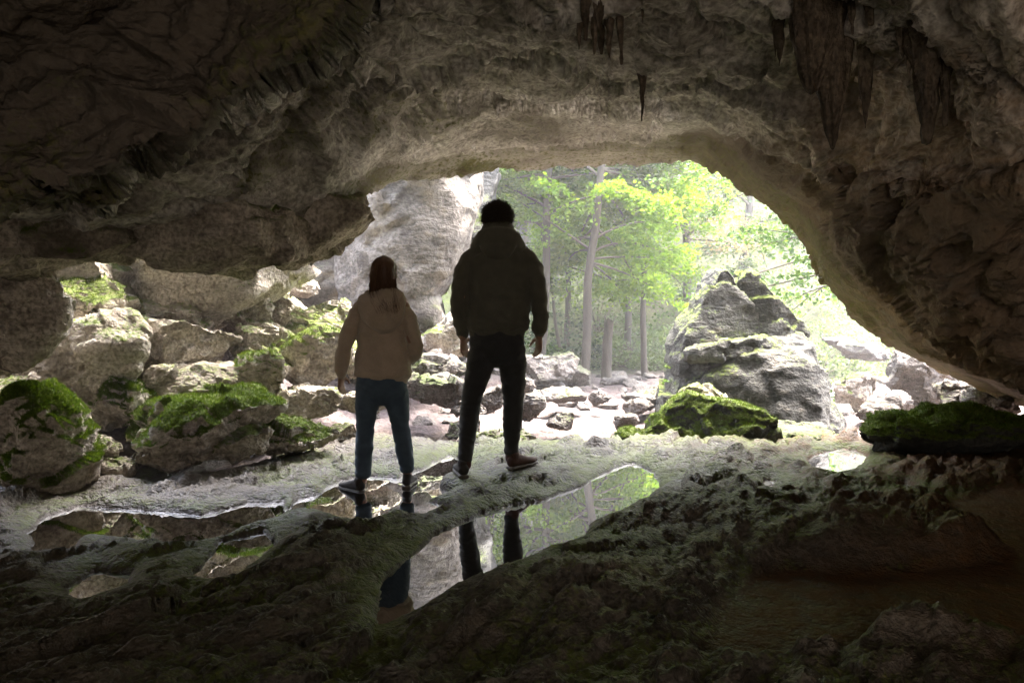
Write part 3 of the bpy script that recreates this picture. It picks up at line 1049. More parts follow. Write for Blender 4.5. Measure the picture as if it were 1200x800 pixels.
# ---- the standing outcrop
oc = empty('rock_outcrop', P(890, 505, 8.2))
tag(oc, 'tall cleft outcrop of dark rock with mossy spires standing in the cave mouth', 'rock')
OC = np.array(oc.location)
def opart(*a, **k):
    o = outline_rock(*a, **k)
    o.data.transform(__import__('mathutils').Matrix.Translation(-Vector(OC)))
    o.parent = oc
    return o
opart('spire', [(783, 530), (788, 480), (798, 446), (804, 412), (820, 380), (836, 350), (848, 324), (858, 311), (870, 309), (880, 322), (888, 348), (905, 366),
                (940, 384), (962, 430), (962, 530)], 8.0, 1.0, 'dark_rock', 81, moss=0.42, lean=0.2, voxel=0.03, smooth=3, taper=.35, cuts=0, rough=.55)
opart('spire', [(874, 350), (878, 330), (886, 318), (896, 322), (908, 336), (922, 352), (940, 368), (956, 384), (960, 412), (880, 412)], 8.2, .75, 'dark_rock', 82,
      moss=0.7, lean=0.15, voxel=0.025, smooth=3, cuts=0, taper=.3)
opart('slab', [(840, 452), (868, 430), (900, 408), (915, 388), (935, 380), (952, 378), (970, 390), (984, 430), (996, 470), (1012, 505), (1018, 540), (850, 540), (846, 500)],
      7.55, .9, 'dark_rock', 83, moss=0.12, lean=0.3, voxel=0.028, smooth=2, taper=.4, cuts=5, rough=.6)
opart('ledge', [(806, 412), (850, 402), (905, 396), (912, 408), (862, 420), (812, 424)], 7.85, .45, 'dark_rock', 84, moss=.3, voxel=.02, smooth=2, cuts=0)
B(842, 500, 148, 64, 7.15, 'broad mound of rock draped in green moss at the foot of the outcrop', .85, 90, sub=6, mat='dark_rock', depth=.8, tufts=9000, cuts=7)
B(822, 464, 50, 26, 7.7, 'small pale green stone between the mound and the outcrop', .4, 91)
B(920, 516, 120, 36, 7.2, 'sloping bare rock right of the mossy mound', .2, 92, mat='dark_rock')
B(755, 514, 60, 24, 7.0, 'small tussock of mossy stones left of the mound', .7, 93, mat='dark_rock', tufts=1500)
# ---- right: mossy slab on the cave floor
B(1135, 508, 230, 52, 6.35, 'long slab with a thick green and rust moss top on the right of the cave floor', .95, 94, sub=6, mat='dark_rock', tufts=14000, depth=.45, cuts=5, name='mossy_slab')

# ---- pale cliff beyond the roof on the left
cl = outline_rock('cliff', [(395, 430), (372, 330), (388, 230), (415, 130), (480, 105), (582, 105), (568, 180), (557, 210), (545, 250), (528, 290), (508, 322), (492, 345), (500, 380), (510, 430)],
                  9.0, 2.2, 'cliff', 101, moss=.4, lean=-.1, voxel=.05, smooth=5, rough=.55, taper=.1)
structure(cl)
cl2 = outline_rock('cliff', [(505, 420), (530, 330), (548, 280), (556, 240), (562, 160), (590, 160), (582, 190), (574, 220), (564, 270), (555, 330), (556, 430)],
                   10.6, 2.2, 'dark_rock', 102, moss=.4, lean=0, voxel=.07, smooth=4, taper=.1, rough=.7)
structure(cl2)
cl3 = outline_rock('cliff', [(-260, 520), (-250, 300), (0, 300), (200, 300), (260, 190), (440, 170), (425, 240), (405, 300), (402, 420), (300, 520)], 9.4, 2.0, 'cliff', 103, moss=.1, voxel=.07, smooth=5, taper=.1, rough=.7)
structure(cl3)

wl1 = outline_rock('cave_wall', [(10, 420), (30, 320), (70, 262), (80, 205), (180, 195), (260, 200), (330, 230), (352, 286), (336, 314), (304, 334), (262, 354), (205, 375), (150, 400), (80, 425)],
                   6.9, 1.5, 'boulder', 104, moss=.3, lean=-.22, voxel=.04, smooth=5, taper=.1, rough=.8, cuts=4)
structure(wl1)
wl2 = outline_rock('cave_wall', [(-190, 500), (-190, 230), (40, 225), (100, 290), (140, 335), (120, 420), (60, 480), (-40, 500)], 6.3, 1.4, 'boulder', 105, moss=.5, lean=-.15, voxel=.04,
                   smooth=5, taper=.1, rough=.8, cuts=4)
structure(wl2)

# knobs of rock hanging under the roof edge on the left, where roof and wall grow together
for poly, d, sd, ms in [([(84, 232), (150, 210), (250, 212), (322, 240), (346, 268), (318, 296), (262, 306), (222, 326), (170, 312), (118, 296)], 4.95, 111, .25),
                        ([(-90, 225), (40, 222), (104, 244), (122, 276), (84, 304), (30, 296), (-40, 320), (-110, 300)], 4.6, 112, .35),
                        ([(300, 230), (370, 218), (420, 214), (432, 236), (404, 262), (362, 290), (322, 312), (296, 292)], 5.5, 113, .2)]:
    structure(outline_rock('cave_wall', poly, d, .8, 'boulder', sd, moss=ms, lean=0, voxel=.028, smooth=6, taper=0, rough=.8, cuts=5))

# ---- loose stones on the path and rubble slope: alike, told apart by nothing
stone_meshes = [boulder_mesh((0.2, 0.16, 0.09), 200 + k, 3, 0.0, 10) for k in range(7)]
rng = random.Random(8)
spots = []
while len(spots) < 130:
    y = rng.uniform(7.1, 14.5)
    px = rng.uniform(430, 1090)
    x = (px - 600) / F * y
    keep = 1.0 if px < 760 else 0.35
    if 330 < px < 640 and y < 8.4:
        keep = .05
    elif 600 < px < 780 and y < 9.5:
        keep = .3
    if rng.random() > keep:
        continue
    spots.append((x, y))
for k, (x, y) in enumerate(spots):
    me = stone_meshes[k % 7]
    o = obj('stone', me, M['stone'])
    s = rng.uniform(0.25, 1.0) ** 1.5 * 1.7 * (0.8 + 0.04 * y)
    o.scale = (s * rng.uniform(.8, 1.4), s, s * rng.uniform(.7, 1.2))
    o.rotation_euler = (rng.uniform(-.25, .25), rng.uniform(-.25, .25), rng.uniform(0, 6.28))
    o.location = (x, y, gz(x, y) + 0.012 * s)
    tag(o, 'small loose stone scattered over the dirt path outside the cave', 'stone', 'loose stones on the path')

# ---- stalactites
def stalactite(px, py0, py1, w, d, label, seed, wtop=2.2, bend=0.0, sub=0):
    nr, nc = 46, 40
    k = d / F
    top = P(px, py0, d)
    bot = P(px + bend, py1, d)
    t = np.linspace(0, 1, nr)
    cen = top[None] * (1 - t[:, None]) + bot[None] * t[:, None]
    prof = w * k * 0.5 * (0.12 + (wtop - 1) * np.clip(1 - t * 3.2, 0, 1) ** 2 + (1 - t ** 2.2) * .9)
    a = np.linspace(0, 2 * math.pi, nc, endpoint=False)
    V = cen[:, None] + np.stack([np.cos(a), np.sin(a), 0 * a], 1)[None] * prof[:, None, None]
    V = V.reshape(-1, 3)
    ringn = np.tile(np.stack([np.cos(a), np.sin(a), 0 * a], 1), (nr, 1))
    flute = fbm(np.c_[np.tile(np.cos(a), nr) * 2.2, np.tile(np.sin(a), nr) * 2.2, V[:, 2] * 1.4] + seed, 3)
    low = fbm(V * np.array([3, 3, 2.5]) + seed, 3)
    fin = fbm(V * np.array([22, 22, 9.0]) + seed, 3)
    amp = np.repeat(prof, nc)
    knob = fbm(np.c_[V[:, :2] * 4, V[:, 2:] * 7] + seed * 3, 3)
    V = V + ringn * (amp * (0.55 * flute + 0.3 * low + 0.25 * knob) + 0.014 * fin)[:, None]
    V = np.concatenate([V, [bot + np.array([0, 0, -prof[-1] * .8])]], 0)
    F4 = grid_faces(nr, nc, True)
    me = mesh_np('stalactite', V, F4)
    bm = bmesh.new()
    bm.from_mesh(me)
    bm.verts.ensure_lookup_table()
    tip = bm.verts[len(V) - 1]
    for j in range(nc):
        bm.faces.new((bm.verts[(nr - 1) * nc + j], bm.verts[(nr - 1) * nc + (j + 1) % nc], tip)).smooth = True
    bmesh.ops.recalc_face_normals(bm, faces=bm.faces)
    bm.to_mesh(me)
    bm.free()
    rock_atts(me, V, 2.0)
    o = obj('stalactite', me, M['stalactite'])
    tag(o, label, 'stalactite', 'stalactites')
    return o
stalactite(950, -90, 108, 74, 3.7, 'broad blunt stalactite, the largest, hanging at upper right', 1, 1.5)
stalactite(974, -60, 174, 44, 3.75, 'long dark stalactite hanging from the lower side of the largest one', 2, 1.8, 2)
stalactite(1014, 20, 150, 16, 3.9, 'slim short stalactite between the two big clusters at upper right', 3)
stalactite(1084, -90, 168, 52, 3.5, 'long twisted stalactite right of the largest one', 4, 1.7, 2)
stalactite(1107, -60, 148, 24, 3.45, 'thin stalactite clinging to the right side of the twisted one', 5, 1.6)
stalactite(1058, -70, 68, 28, 3.55, 'short stubby stalactite left of the twisted one', 6)
stalactite(1142, -90, 44, 30, 3.4, 'short pointed stalactite nearest the right edge', 7)
stalactite(1020, -70, 30, 26, 3.55, 'short stub of stalactite at the top edge between the clusters', 8)
stalactite(752, 40, 142, 10, 4.5, 'thin lone stalactite hanging before the middle of the roof', 9, 2.6)
stalactite(686, -50, 48, 15, 3.8, 'thin stalactite at the top edge, leftmost of the row', 10, 2.4)
stalactite(714, -50, 68, 14, 3.85, 'thin stalactite at the top edge, second from the left', 11, 2.4)
stalactite(703, -50, 36, 18, 3.8, 'short thick stalactite between the two thin ones at the top edge', 12, 2)
_r = random.Random(5)
for k in range(16):
    cx, base = _r.choice([(955, 3.72), (1085, 3.52), (1030, 3.6), (720, 3.85), (905, 3.9)])
    x = cx + _r.uniform(-55, 55)
    stalactite(x, -70, _r.uniform(14, 70) + (30 if abs(x - cx) < 25 else 0), _r.uniform(9, 20), base + _r.uniform(-.05, .15), 'small dark stalactite among the larger ones at the top edge', 30 + k, _r.uniform(1.6, 2.6), _r.uniform(-4, 4))
# ------------------------------------------------------------------ vegetation
L_BRIGHT = leaf_mat('beech_leaves', (0.085, 0.165, 0.010), (0.135, 0.24, 0.018), (0.20, 0.285, 0.035), 0.6)
L_MID = leaf_mat('maple_leaves', (0.03, 0.075, 0.016), (0.055, 0.115, 0.022), (0.095, 0.155, 0.035), 0.45)
L_DARK = leaf_mat('evergreen_leaves', (0.012, 0.034, 0.02), (0.022, 0.052, 0.028), (0.038, 0.075, 0.034), 0.3)
L_PALE = leaf_mat('pale_shrub_leaves', (0.06, 0.10, 0.04), (0.10, 0.145, 0.062), (0.16, 0.20, 0.10), 0.4)
L_PINK = leaf_mat('pinkish_young_leaves', (0.18, 0.15, 0.095), (0.24, 0.19, 0.13), (0.30, 0.24, 0.17), 0.45)
BARK = plain_mat('bark', (0.035, 0.028, 0.02), (0.10, 0.082, 0.064), 5, 0.9, 0.8, 0.01, stretch=(3, 3, 0.5), fine=60)
TWIG = plain_mat('twig_bark', (0.06, 0.05, 0.038), (0.13, 0.105, 0.08), 9, 0.9, 0.3, 0.004, stretch=(3, 3, 0.5), fine=60)

def tube_mesh(path, rad, nc=8):
    path = np.asarray(path, dtype=np.float64)
    rad = np.asarray(rad, dtype=np.float64)
    t = np.gradient(path, axis=0)
    t = unit(t)
    ref = np.where(np.abs(t[:, 2:3]) > 0.9, np.array([[1.0, 0, 0]]), np.array([[0, 0, 1.0]]))
    s = unit(np.cross(t, ref))
    u = np.cross(s, t)
    a = np.linspace(0, 2 * math.pi, nc, endpoint=False)
    V = path[:, None] + (s[:, None] * np.cos(a)[None, :, None] + u[:, None] * np.sin(a)[None, :, None]) * rad[:, None, None]
    return V.reshape(-1, 3), grid_faces(len(path), nc, True)

def join(parts):
    vs_, fs_, k = [], [], 0
    for v, f in parts:
        vs_.append(v)
        fs_.append(f + k)
        k += len(v)
    return np.concatenate(vs_), np.concatenate(fs_)

def leaf_mesh(pos, along, nor, size, rng, aspect=0.5):
    """one folded leaf (two quads) per position"""
    n = len(pos)
    al = unit(along)
    no = unit(nor - (nor * al).sum(1)[:, None] * al)
    si = np.cross(al, no)
    L = (size * rng.uniform(0.6, 1.35, n))[:, None]
    W = L * aspect
    up = no * W * rng.uniform(0.05, 0.3, n)[:, None]
    b = pos
    tip = pos + al * L - no * L * 0.12
    m1 = pos + al * L * 0.45 + si * W + up
    m2 = pos + al * L * 0.45 - si * W + up
    V = np.stack([b, m1, tip, m2], 1).reshape(-1, 3)
    k = np.arange(n)[:, None] * 4
    Fq = np.concatenate([k + np.array([[0, 1, 2]]), k + np.array([[0, 2, 3]])], 0)
    return mesh_np('crown', V, Fq, False)

def sprays(anchor, direc, length, rng, per=26, size=0.07, width=0.38, droop=0.25, tw=None):
    """flat leafy sprays: twig runs from anchor along direc, leaves spread to both sides"""
    P_, A_, N_ = [], [], []
    for a, d, L in zip(anchor, direc, length):
        d = d / np.linalg.norm(d)
        side = np.cross(d, (0, 0, 1.0))
        side /= np.linalg.norm(side) + 1e-9
        upv = np.cross(side, d)
        t = rng.uniform(0.05, 1, per)
        w = rng.uniform(-1, 1, per) * width * L * (1 - 0.6 * t)
        p = a + d[None] * (t * L)[:, None] + side[None] * w[:, None] + np.array([0, 0, -1.0]) * (droop * L * (t ** 2 + (w / (L * 0.5 + 1e-6)) ** 2 * 0.5))[:, None] + rng.normal(scale=0.09 * L, size=(per, 3))
        al = d[None] * 0.7 + side[None] * np.sign(w)[:, None] * 0.8 + rng.normal(scale=0.35, size=(per, 3))
        no = upv[None] + rng.normal(scale=0.65, size=(per, 3))
        P_.append(p); A_.append(al); N_.append(no)
        if tw is not None:
            tt = np.linspace(0, 1, 4)
            path = a + d[None] * (tt * L)[:, None] + np.array([0, 0, -1.0]) * (droop * L * tt ** 2)[:, None]
            tw.append(tube_mesh(path, 0.006 * (1.05 - tt) + 0.001, 3))
    return np.concatenate(P_), np.concatenate(A_), np.concatenate(N_)

def tree(x, y, top, radius, label, leaf, seed, h=9.0, crown0=2.0, reach=2.2, nb=26, per=24, size=0.062, sprl=0.55, per_branch=14, cat='tree', name='tree', group=None,
         zvis=7.0, base=None, aim=None, bare=False, az=None, kink=0.0):
    """tapered trunk to (top x offset, height), limbs with sprays of leaves"""
    rng = np.random.RandomState(seed)
    z0 = gz(x, y) - 0.15 if base is None else base
    root = empty(name, (x, y, z0))
    tag(root, label, cat, group)
    t = np.linspace(0, 1, 26)
    wob = 0.05 * np.stack([fbm(np.c_[t * 4 + seed, t * 0, t * 0], 2), fbm(np.c_[t * 4 + seed + 40, t * 0, t * 0], 2), t * 0], 1) * h * 0.35
    path = np.stack([top[0] * t + kink * np.sin(t * math.pi), top[1] * t, h * t], 1) + wob
    path = path - path[0]
    rad = radius * (0.95 + 0 * t if bare else (1 - t) ** 0.7 * 0.85 + 0.15) * (1 + 0.35 * np.exp(-t * h / 0.25))
    v, f = tube_mesh(path, rad, 18)
    ang = np.tile(np.linspace(0, 6.28, 18, endpoint=False), 26)
    nrm = v - np.repeat(path, 18, 0)
    v = v + nrm * (0.12 * fbm(np.c_[np.cos(ang) * 1.5, np.sin(ang) * 1.5, v[:, 2] * 1.5] + seed, 3))[:, None]
    if bare:
        top_ring = v[-18:]
        top_ring[:, 2] += 0.16 * fbm(np.c_[top_ring[:, :2] * 14, np.zeros(18)], 2)
        v[-18:] = top_ring
        v = np.concatenate([v, top_ring.mean(0)[None] - np.array([[0, 0, .05]])])
        k0 = len(v) - 1
        f = np.concatenate([f, np.array([[k0 - 18 + j, k0 - 18 + (j + 1) % 18, k0, k0] for j in range(0)]).reshape(-1, 4).astype(int)])
    obj('trunk', mesh_np('trunk', v, f), BARK, root)
    if bare:
        return root
    an, di, le, limbs = [], [], [], []
    for k in range(nb):
        zt = rng.uniform(crown0, min(h * 0.97, zvis)) / h
        a0 = np.array([np.interp(zt, t, path[:, j]) for j in range(3)])
        azm = rng.uniform(0, 2 * math.pi) if az is None else rng.normal(az[0], az[1])
        L = reach * rng.uniform(0.55, 1.1) * (1 - 0.35 * zt)
        el = rng.uniform(-0.25, 0.75)
        d = np.array([math.cos(azm) * math.cos(el), math.sin(azm) * math.cos(el), math.sin(el)])
        tt = np.linspace(0, 1, 8)
        bend = rng.normal(scale=0.12, size=3) * L
        bp = a0 + d[None] * (tt * L)[:, None] + np.array([0, 0, -1.0]) * (0.22 * L * tt ** 2)[:, None] + bend[None] * (tt ** 2)[:, None]
        r0 = min(radius * 0.32, 0.035) * (0.5 + L / reach * 0.5)
        limbs.append(tube_mesh(bp, r0 * (1 - tt) ** 0.8 + 0.004, 5))
        for j in range(per_branch):
            q = rng.uniform(0.22, 1.0)
            a = np.array([np.interp(q, tt, bp[:, i]) for i in range(3)])
            side = 1 if j % 2 else -1
            ang2 = azm + side * rng.uniform(0.3, 1.15)
            dd = np.array([math.cos(ang2), math.sin(ang2), rng.uniform(-0.55, 0.6)])
            an.append(a); di.append(dd); le.append(sprl * rng.uniform(0.6, 1.3) * (1.15 - 0.5 * q))
    tw = []
    p, al, no = sprays(an, di, le, rng, per, size, tw=tw)
    fo = obj('foliage', leaf_mesh(p, al, no, size, rng), leaf, root)
    v, f = join(limbs)
    obj('branches', mesh_np('branches', v, f), TWIG, root)
    return root

def shrub(x, y, w, h, label, leaf, seed, n=60, per=26, size=0.06, name='shrub', cat='shrub', group=None, base=None):
    rng = np.random.RandomState(seed)
    z0 = gz(x, y) - 0.05 if base is None else base
    root = empty(name, (x, y, z0))
    tag(root, label, cat, group)
    an, di, le, st = [], [], [], []
    for k in range(n):
        az = rng.uniform(0, 6.28)
        r = w * math.sqrt(rng.uniform(0, 1)) * 0.5
        z = h * rng.uniform(0.08, 1.0) * (1 - 0.5 * (r / (w * .5)) ** 2)
        a = np.array([math.cos(az) * r * 0.75, math.sin(az) * r * 0.75, z * 0.85])
        an.append(a)
        di.append(np.array([math.cos(az), math.sin(az), rng.uniform(-.2, .6)]))
        le.append(rng.uniform(.22, .5) * min(1.4, max(.5, h)))
        if k % 3 == 0:
            tt = np.linspace(0, 1, 5)
            st.append(tube_mesh(a[None] * tt[:, None] ** np.array([[1.6, 1.6, 1]]), 0.012 * (1 - tt) + 0.003, 4))
    p, al, no = sprays(an, di, le, rng, per, size)
    obj('foliage', leaf_mesh(p, al, no, size, rng), leaf, root)
    v, f = join(st)
    obj('stem', mesh_np('stem', v, f), TWIG, root)
    return root

def gx(px, y):
    return (px - 600.0) / F * y

# trees with trunks that show
tree(gx(626, 12.6), 12.6, (0.75, 0.3), 0.07, 'slim straight trunked tree just right of the man\'s head', L_BRIGHT, 1, h=11, crown0=2.4, reach=2.4, nb=46, per=44, zvis=5.5, az=(1.6, .9))
tree(gx(686, 12.2), 12.2, (1.0, 0.2), 0.07, 'tall dark trunked tree leaning right in the middle of the view', L_BRIGHT, 2, h=11, crown0=2.0, reach=2.2, nb=50, kink=-.12, per=44, zvis=5.5, az=(1.6, .9))
tree(gx(710, 13.2), 13.2, (0.05, 0), 0.08, 'short broken tree stump standing beside the tall leaning tree', L_BRIGHT, 3, h=1.15, bare=True, name='tree_stump', cat='stump')
tree(gx(757, 13.6), 13.6, (-0.1, 0), 0.055, 'thin young tree with low bright leaves left of the outcrop', L_BRIGHT, 4, h=6.5, crown0=1.5, reach=1.5, nb=28, per=36)
tree(gx(665, 14.6), 14.6, (-0.9, 1.0), 0.035, 'slender sapling with fresh green sprays behind the man\'s right shoulder', L_BRIGHT, 5, h=5.0, crown0=1.8, reach=1.4, nb=18, per=36)
tree(gx(1075, 11.0), 11.0, (-0.8, -0.2), 0.07, 'broadleaf tree behind the outcrop reaching branches to the left', L_MID, 6, h=6.0, crown0=1.8, reach=3.7, nb=24, az=(math.pi, .4), per=26, zvis=4.5)
tree(gx(800, 16.5), 16.5, (0.2, 0), 0.09, 'tree with pale pinkish new leaves far behind the outcrop', L_PINK, 7, h=10, crown0=2.0, reach=2.6, nb=30, per=24, zvis=6.5)
tree(gx(735, 15.5), 15.5, (0.3, 0), 0.07, 'bright green tree in the middle distance behind the thin young tree', L_BRIGHT, 8, h=10, crown0=1.6, reach=2.6, nb=42, per=32, zvis=6)
tree(gx(575, 13.5), 13.5, (0.2, 0), 0.07, 'leafy tree behind the cleft in the cliff, left of the man\'s head', L_BRIGHT, 9, h=10, crown0=1.6, reach=2.2, nb=38, per=32, zvis=5.5)
tree(gx(870, 18.5), 18.5, (0.2, 0), 0.1, 'hazy green tree on the slope behind the outcrop', L_PALE, 10, h=10, crown0=1.2, reach=3.0, nb=30, size=.09, zvis=7)
tree(gx(665, 16.0), 16.0, (0.3, 0.3), 0.06, 'slim leafy tree in the gap between the two tall trunks', L_MID, 11, h=9, crown0=2.2, reach=2.2, nb=26, per=26, zvis=6)
# dark evergreens further back
for k, (px, y, lab) in enumerate([(615, 19.0, 'dark evergreen behind the slim straight tree'), (655, 20.5, 'dark evergreen showing between the two tall trunks'),
                                  (715, 21.5, 'dark evergreen far back right of the leaning trunk'), (790, 22.5, 'dark evergreen just left of the outcrop tip'),
                                  (560, 20.0, 'dark evergreen behind the cliff cleft')]):
    tree(gx(px, y), y, (0.1, 0), 0.13, lab, L_DARK, 20 + k, h=10.5, crown0=0.5, reach=2.3, nb=30, per=20, size=0.11, sprl=.7, per_branch=10, group='evergreens at the back', zvis=10)
# hazy slope on the right
for k, (px, y, w, h, lab) in enumerate([
        (960, 15.5, 2.6, 1.5, 'pale feathery shrub on the slope right of the outcrop'), (1010, 16.5, 2.6, 1.3, 'pale shrub on the slope close to the right hand roof'),
        (925, 17.5, 3.0, 1.9, 'tall pale shrub on the slope above the outcrop shoulder'), (985, 19.0, 3.4, 1.8, 'pale shrub higher on the right slope'),
        (1060, 18.5, 3.0, 1.5, 'pale shrub half hidden by the right hand roof'), (880, 16.5, 2.2, 1.4, 'pale shrub directly behind the outcrop spires'),
        (940, 21.5, 3.6, 2.2, 'faint shrub far up the right slope')]):
    shrub(gx(px, y), y, w, h, lab, L_PALE, 40 + k, n=85, size=0.065)
# undergrowth below the trees
for k, (px, y, w, h, lf, lab) in enumerate([
        (735, 15.4, 1.7, 1.1, L_PALE, 'pale green bush between the stump and the thin young tree'), (660, 15.5, 1.8, 1.2, L_DARK, 'dark bush left of the leaning trunk'),
        (700, 16.5, 1.8, 1.5, L_PALE, 'tall pale bush behind the broken stump'), (785, 15.0, 1.5, 1.1, L_PALE, 'light green bush right of the thin young tree'),
        (640, 17.0, 2.4, 1.6, L_DARK, 'dark undergrowth beside the man\'s right hand'), (760, 17.5, 2.2, 1.6, L_PALE, 'misty bush behind the thin young tree'),
        (605, 14.5, 1.8, 1.0, L_MID, 'green bush behind the man\'s back'), (815, 17.0, 2.0, 1.3, L_MID, 'green bush touching the left edge of the outcrop')]):
    shrub(gx(px, y), y, w, h, lab, lf, 60 + k, n=70, size=0.06)
shrub(gx(990, 9.9), 9.9, .45, .5, 'small green plant growing right of the outcrop', L_MID, 81, n=16, per=18, size=.045, name='plant', cat='plant')
shrub(gx(800, 8.6), 8.6, .35, .5, 'tuft of leaves growing on the left flank of the outcrop', L_MID, 82, n=12, per=16, size=.03, name='plant', cat='plant', base=.3)
# far woodland on the gorge sides: one mass nobody could count
def woodland():
    rng = np.random.RandomState(5)
    n = 900
    y = rng.uniform(22, 46, n)
    x = rng.uniform(-0.75, 0.85, n) * y
    gzv = ground_height(np.stack([x, y], 1))
    an = np.stack([x, y, gzv + rng.uniform(0.2, 4.0, n)], 1)
    az = rng.uniform(0, 6.28, n)
    di = np.stack([np.cos(az), np.sin(az), rng.uniform(-.3, .3, n)], 1)
    p, al, no = sprays(an, di, rng.uniform(1.0, 2.6, n), rng, 60, .2, width=.6)
    o = obj('far_woodland', leaf_mesh(p, al, no, .22, rng), L_MID)
    o['kind'] = 'stuff'
    tag(o, 'far hazy woodland covering the gorge side behind the trees', 'woodland')
woodland()
# ------------------------------------------------------------------ two people seen from behind
def crom(pts, per=6):
    """Catmull-Rom through rows of numbers"""
    p = np.asarray(pts, dtype=np.float64)
    q = np.concatenate([2 * p[:1] - p[1:2], p, 2 * p[-1:] - p[-2:-1]])
    out = []
    for i in range(1, len(q) - 2):
        for k in range(per):
            t = k / per
            a, b, c, d = q[i - 1], q[i], q[i + 1], q[i + 2]
            out.append(0.5 * (2 * b + (c - a) * t + (2 * a - 5 * b + 4 * c - d) * t * t + (3 * b - a - 3 * c + d) * t ** 3))
    out.append(q[-2])
    return np.array(out)

def limb(pts, ref=(0, 1, 0), nc=20, per=6, close=True):
    """closed tube through rows (x, y, z, r_side, r_front)"""
    q = crom(pts, per)
    path, ra, rb = q[:, :3], np.maximum(q[:, 3], 0.002), np.maximum(q[:, 4], 0.002)
    t = unit(np.gradient(path, axis=0))
    s = unit(np.cross(t, np.array(ref, dtype=float)))
    u = np.cross(s, t)
    # rounded ends
    def cap(i, sg):
        ps, aa, bb = [], [], []
        for k in (0.35, 0.7, 0.92):
            sc = math.sqrt(1 - k * k)
            ps.append(path[i] + sg * t[i] * k * min(ra[i], rb[i]) * 0.8)
            aa.append(ra[i] * sc); bb.append(rb[i] * sc)
        return ps, aa, bb
    if close:
        p0, a0, b0 = cap(0, -1)
        p1, a1, b1 = cap(-1, 1)
        path = np.concatenate([p0[::-1], path, p1])
        ra = np.concatenate([a0[::-1], ra, a1])
        rb = np.concatenate([b0[::-1], rb, b1])
        s = np.concatenate([np.repeat(s[:1], 3, 0), s, np.repeat(s[-1:], 3, 0)])
        u = np.concatenate([np.repeat(u[:1], 3, 0), u, np.repeat(u[-1:], 3, 0)])
    a = np.linspace(0, 2 * math.pi, nc, endpoint=False)
    V = path[:, None] + s[:, None] * (np.cos(a)[None, :] * ra[:, None])[..., None] + u[:, None] * (np.sin(a)[None, :] * rb[:, None])[..., None]
    V = V.reshape(-1, 3)
    fs = [tuple(f) for f in grid_faces(len(path), nc, True)]
    fs.append(tuple(range(nc))[::-1])
    fs.append(tuple(len(V) - nc + k for k in range(nc)))
    return V, fs

def ball(c, r, n=14):
    th = np.linspace(0.15, math.pi - 0.15, n)
    rows = [(c[0], c[1], c[2] - r[2] * math.cos(a), r[0] * math.sin(a), r[1] * math.sin(a)) for a in th]
    return limb(rows, per=1)

def fuse(name, shapes, voxel=0.008, smooth=4, fold=0.0, fscale=(9, 9, 14), seed=0.0):
    vs_, fs_, k = [], [], 0
    for v, f in shapes:
        vs_ += [tuple(x) for x in v]
        fs_ += [tuple(i + k for i in g) for g in f]
        k += len(v)
    me = bpy.data.meshes.new(name)
    me.from_pydata(vs_, [], fs_)
    bm = bmesh.new()
    bm.from_mesh(me)
    bmesh.ops.recalc_face_normals(bm, faces=bm.faces)
    bm.to_mesh(me)
    bm.free()
    me = modified(me, [('REMESH', dict(mode='VOXEL', voxel_size=voxel)), ('SMOOTH', dict(factor=0.5, iterations=smooth))])
    if fold:
        p = get_co(me)
        n = get_no(me)
        w = p + 0.03 * np.stack([fbm(p * 6 + seed, 2), fbm(p * 6 + seed + 9, 2), fbm(p * 6 + seed + 19, 2)], 1)
        d = 0.6 * fbm(w * np.array(fscale) * 0.45 + seed, 3) + 0.9 * (0.5 - np.abs(perlin(w * np.array(fscale) + seed)) * 1.6)
        set_co(me, p + n * (fold * d)[:, None])
    shade_smooth(me)
    me.materials.clear()
    return me

def hand(wrist, down, side, thumb_in, curl, s=1.0):
    """palm and five bent fingers; down = wrist-to-fingers, side = from little finger to index, thumb_in = palm normal"""
    d, sd, pn = (unit(np.array(v, dtype=float)) for v in (down, side, thumb_in))
    w = np.array(wrist, dtype=float)
    out = []
    ref = tuple(pn)
    rows = [(*(w - d * 0.03 * s), .027 * s, .021 * s), (*(w + d * 0.01 * s), .029 * s, .019 * s), (*(w + d * 0.05 * s), .040 * s, .016 * s), (*(w + d * 0.088 * s), .041 * s, .013 * s)]
    out.append(limb(rows, ref, 16, 4))
    for k, (off, ln) in enumerate([(-.034, .058), (-.0115, .074), (.0115, .08), (.034, .072)]):
        b = w + d * 0.082 * s + sd * off * s * 0.94
        sp = sd * off * 0.35
        q1 = b + (d * .4 + sp * .4) * ln * s + pn * curl * .12 * ln * s
        q2 = b + (d * .72 + sp * .8) * ln * s + pn * curl * .42 * ln * s
        q3 = b + (d * .92 + sp * 1.1) * ln * s + pn * curl * .8 * ln * s
        out.append(limb([(*b, .0095 * s, .0095 * s), (*q1, .009 * s, .009 * s), (*q2, .0082 * s, .0082 * s), (*q3, .0065 * s, .0065 * s)], ref, 10, 3))
    b = w + d * .03 * s + sd * .032 * s
    t1 = b + (d * .5 + sd * .65) * .045 * s + pn * .014 * s
    t2 = b + (d * .85 + sd * .75) * .07 * s + pn * .024 * s
    out.append(limb([(*b, .014 * s, .013 * s), (*t1, .011 * s, .0105 * s), (*t2, .008 * s, .008 * s)], ref, 10, 4))
    return out

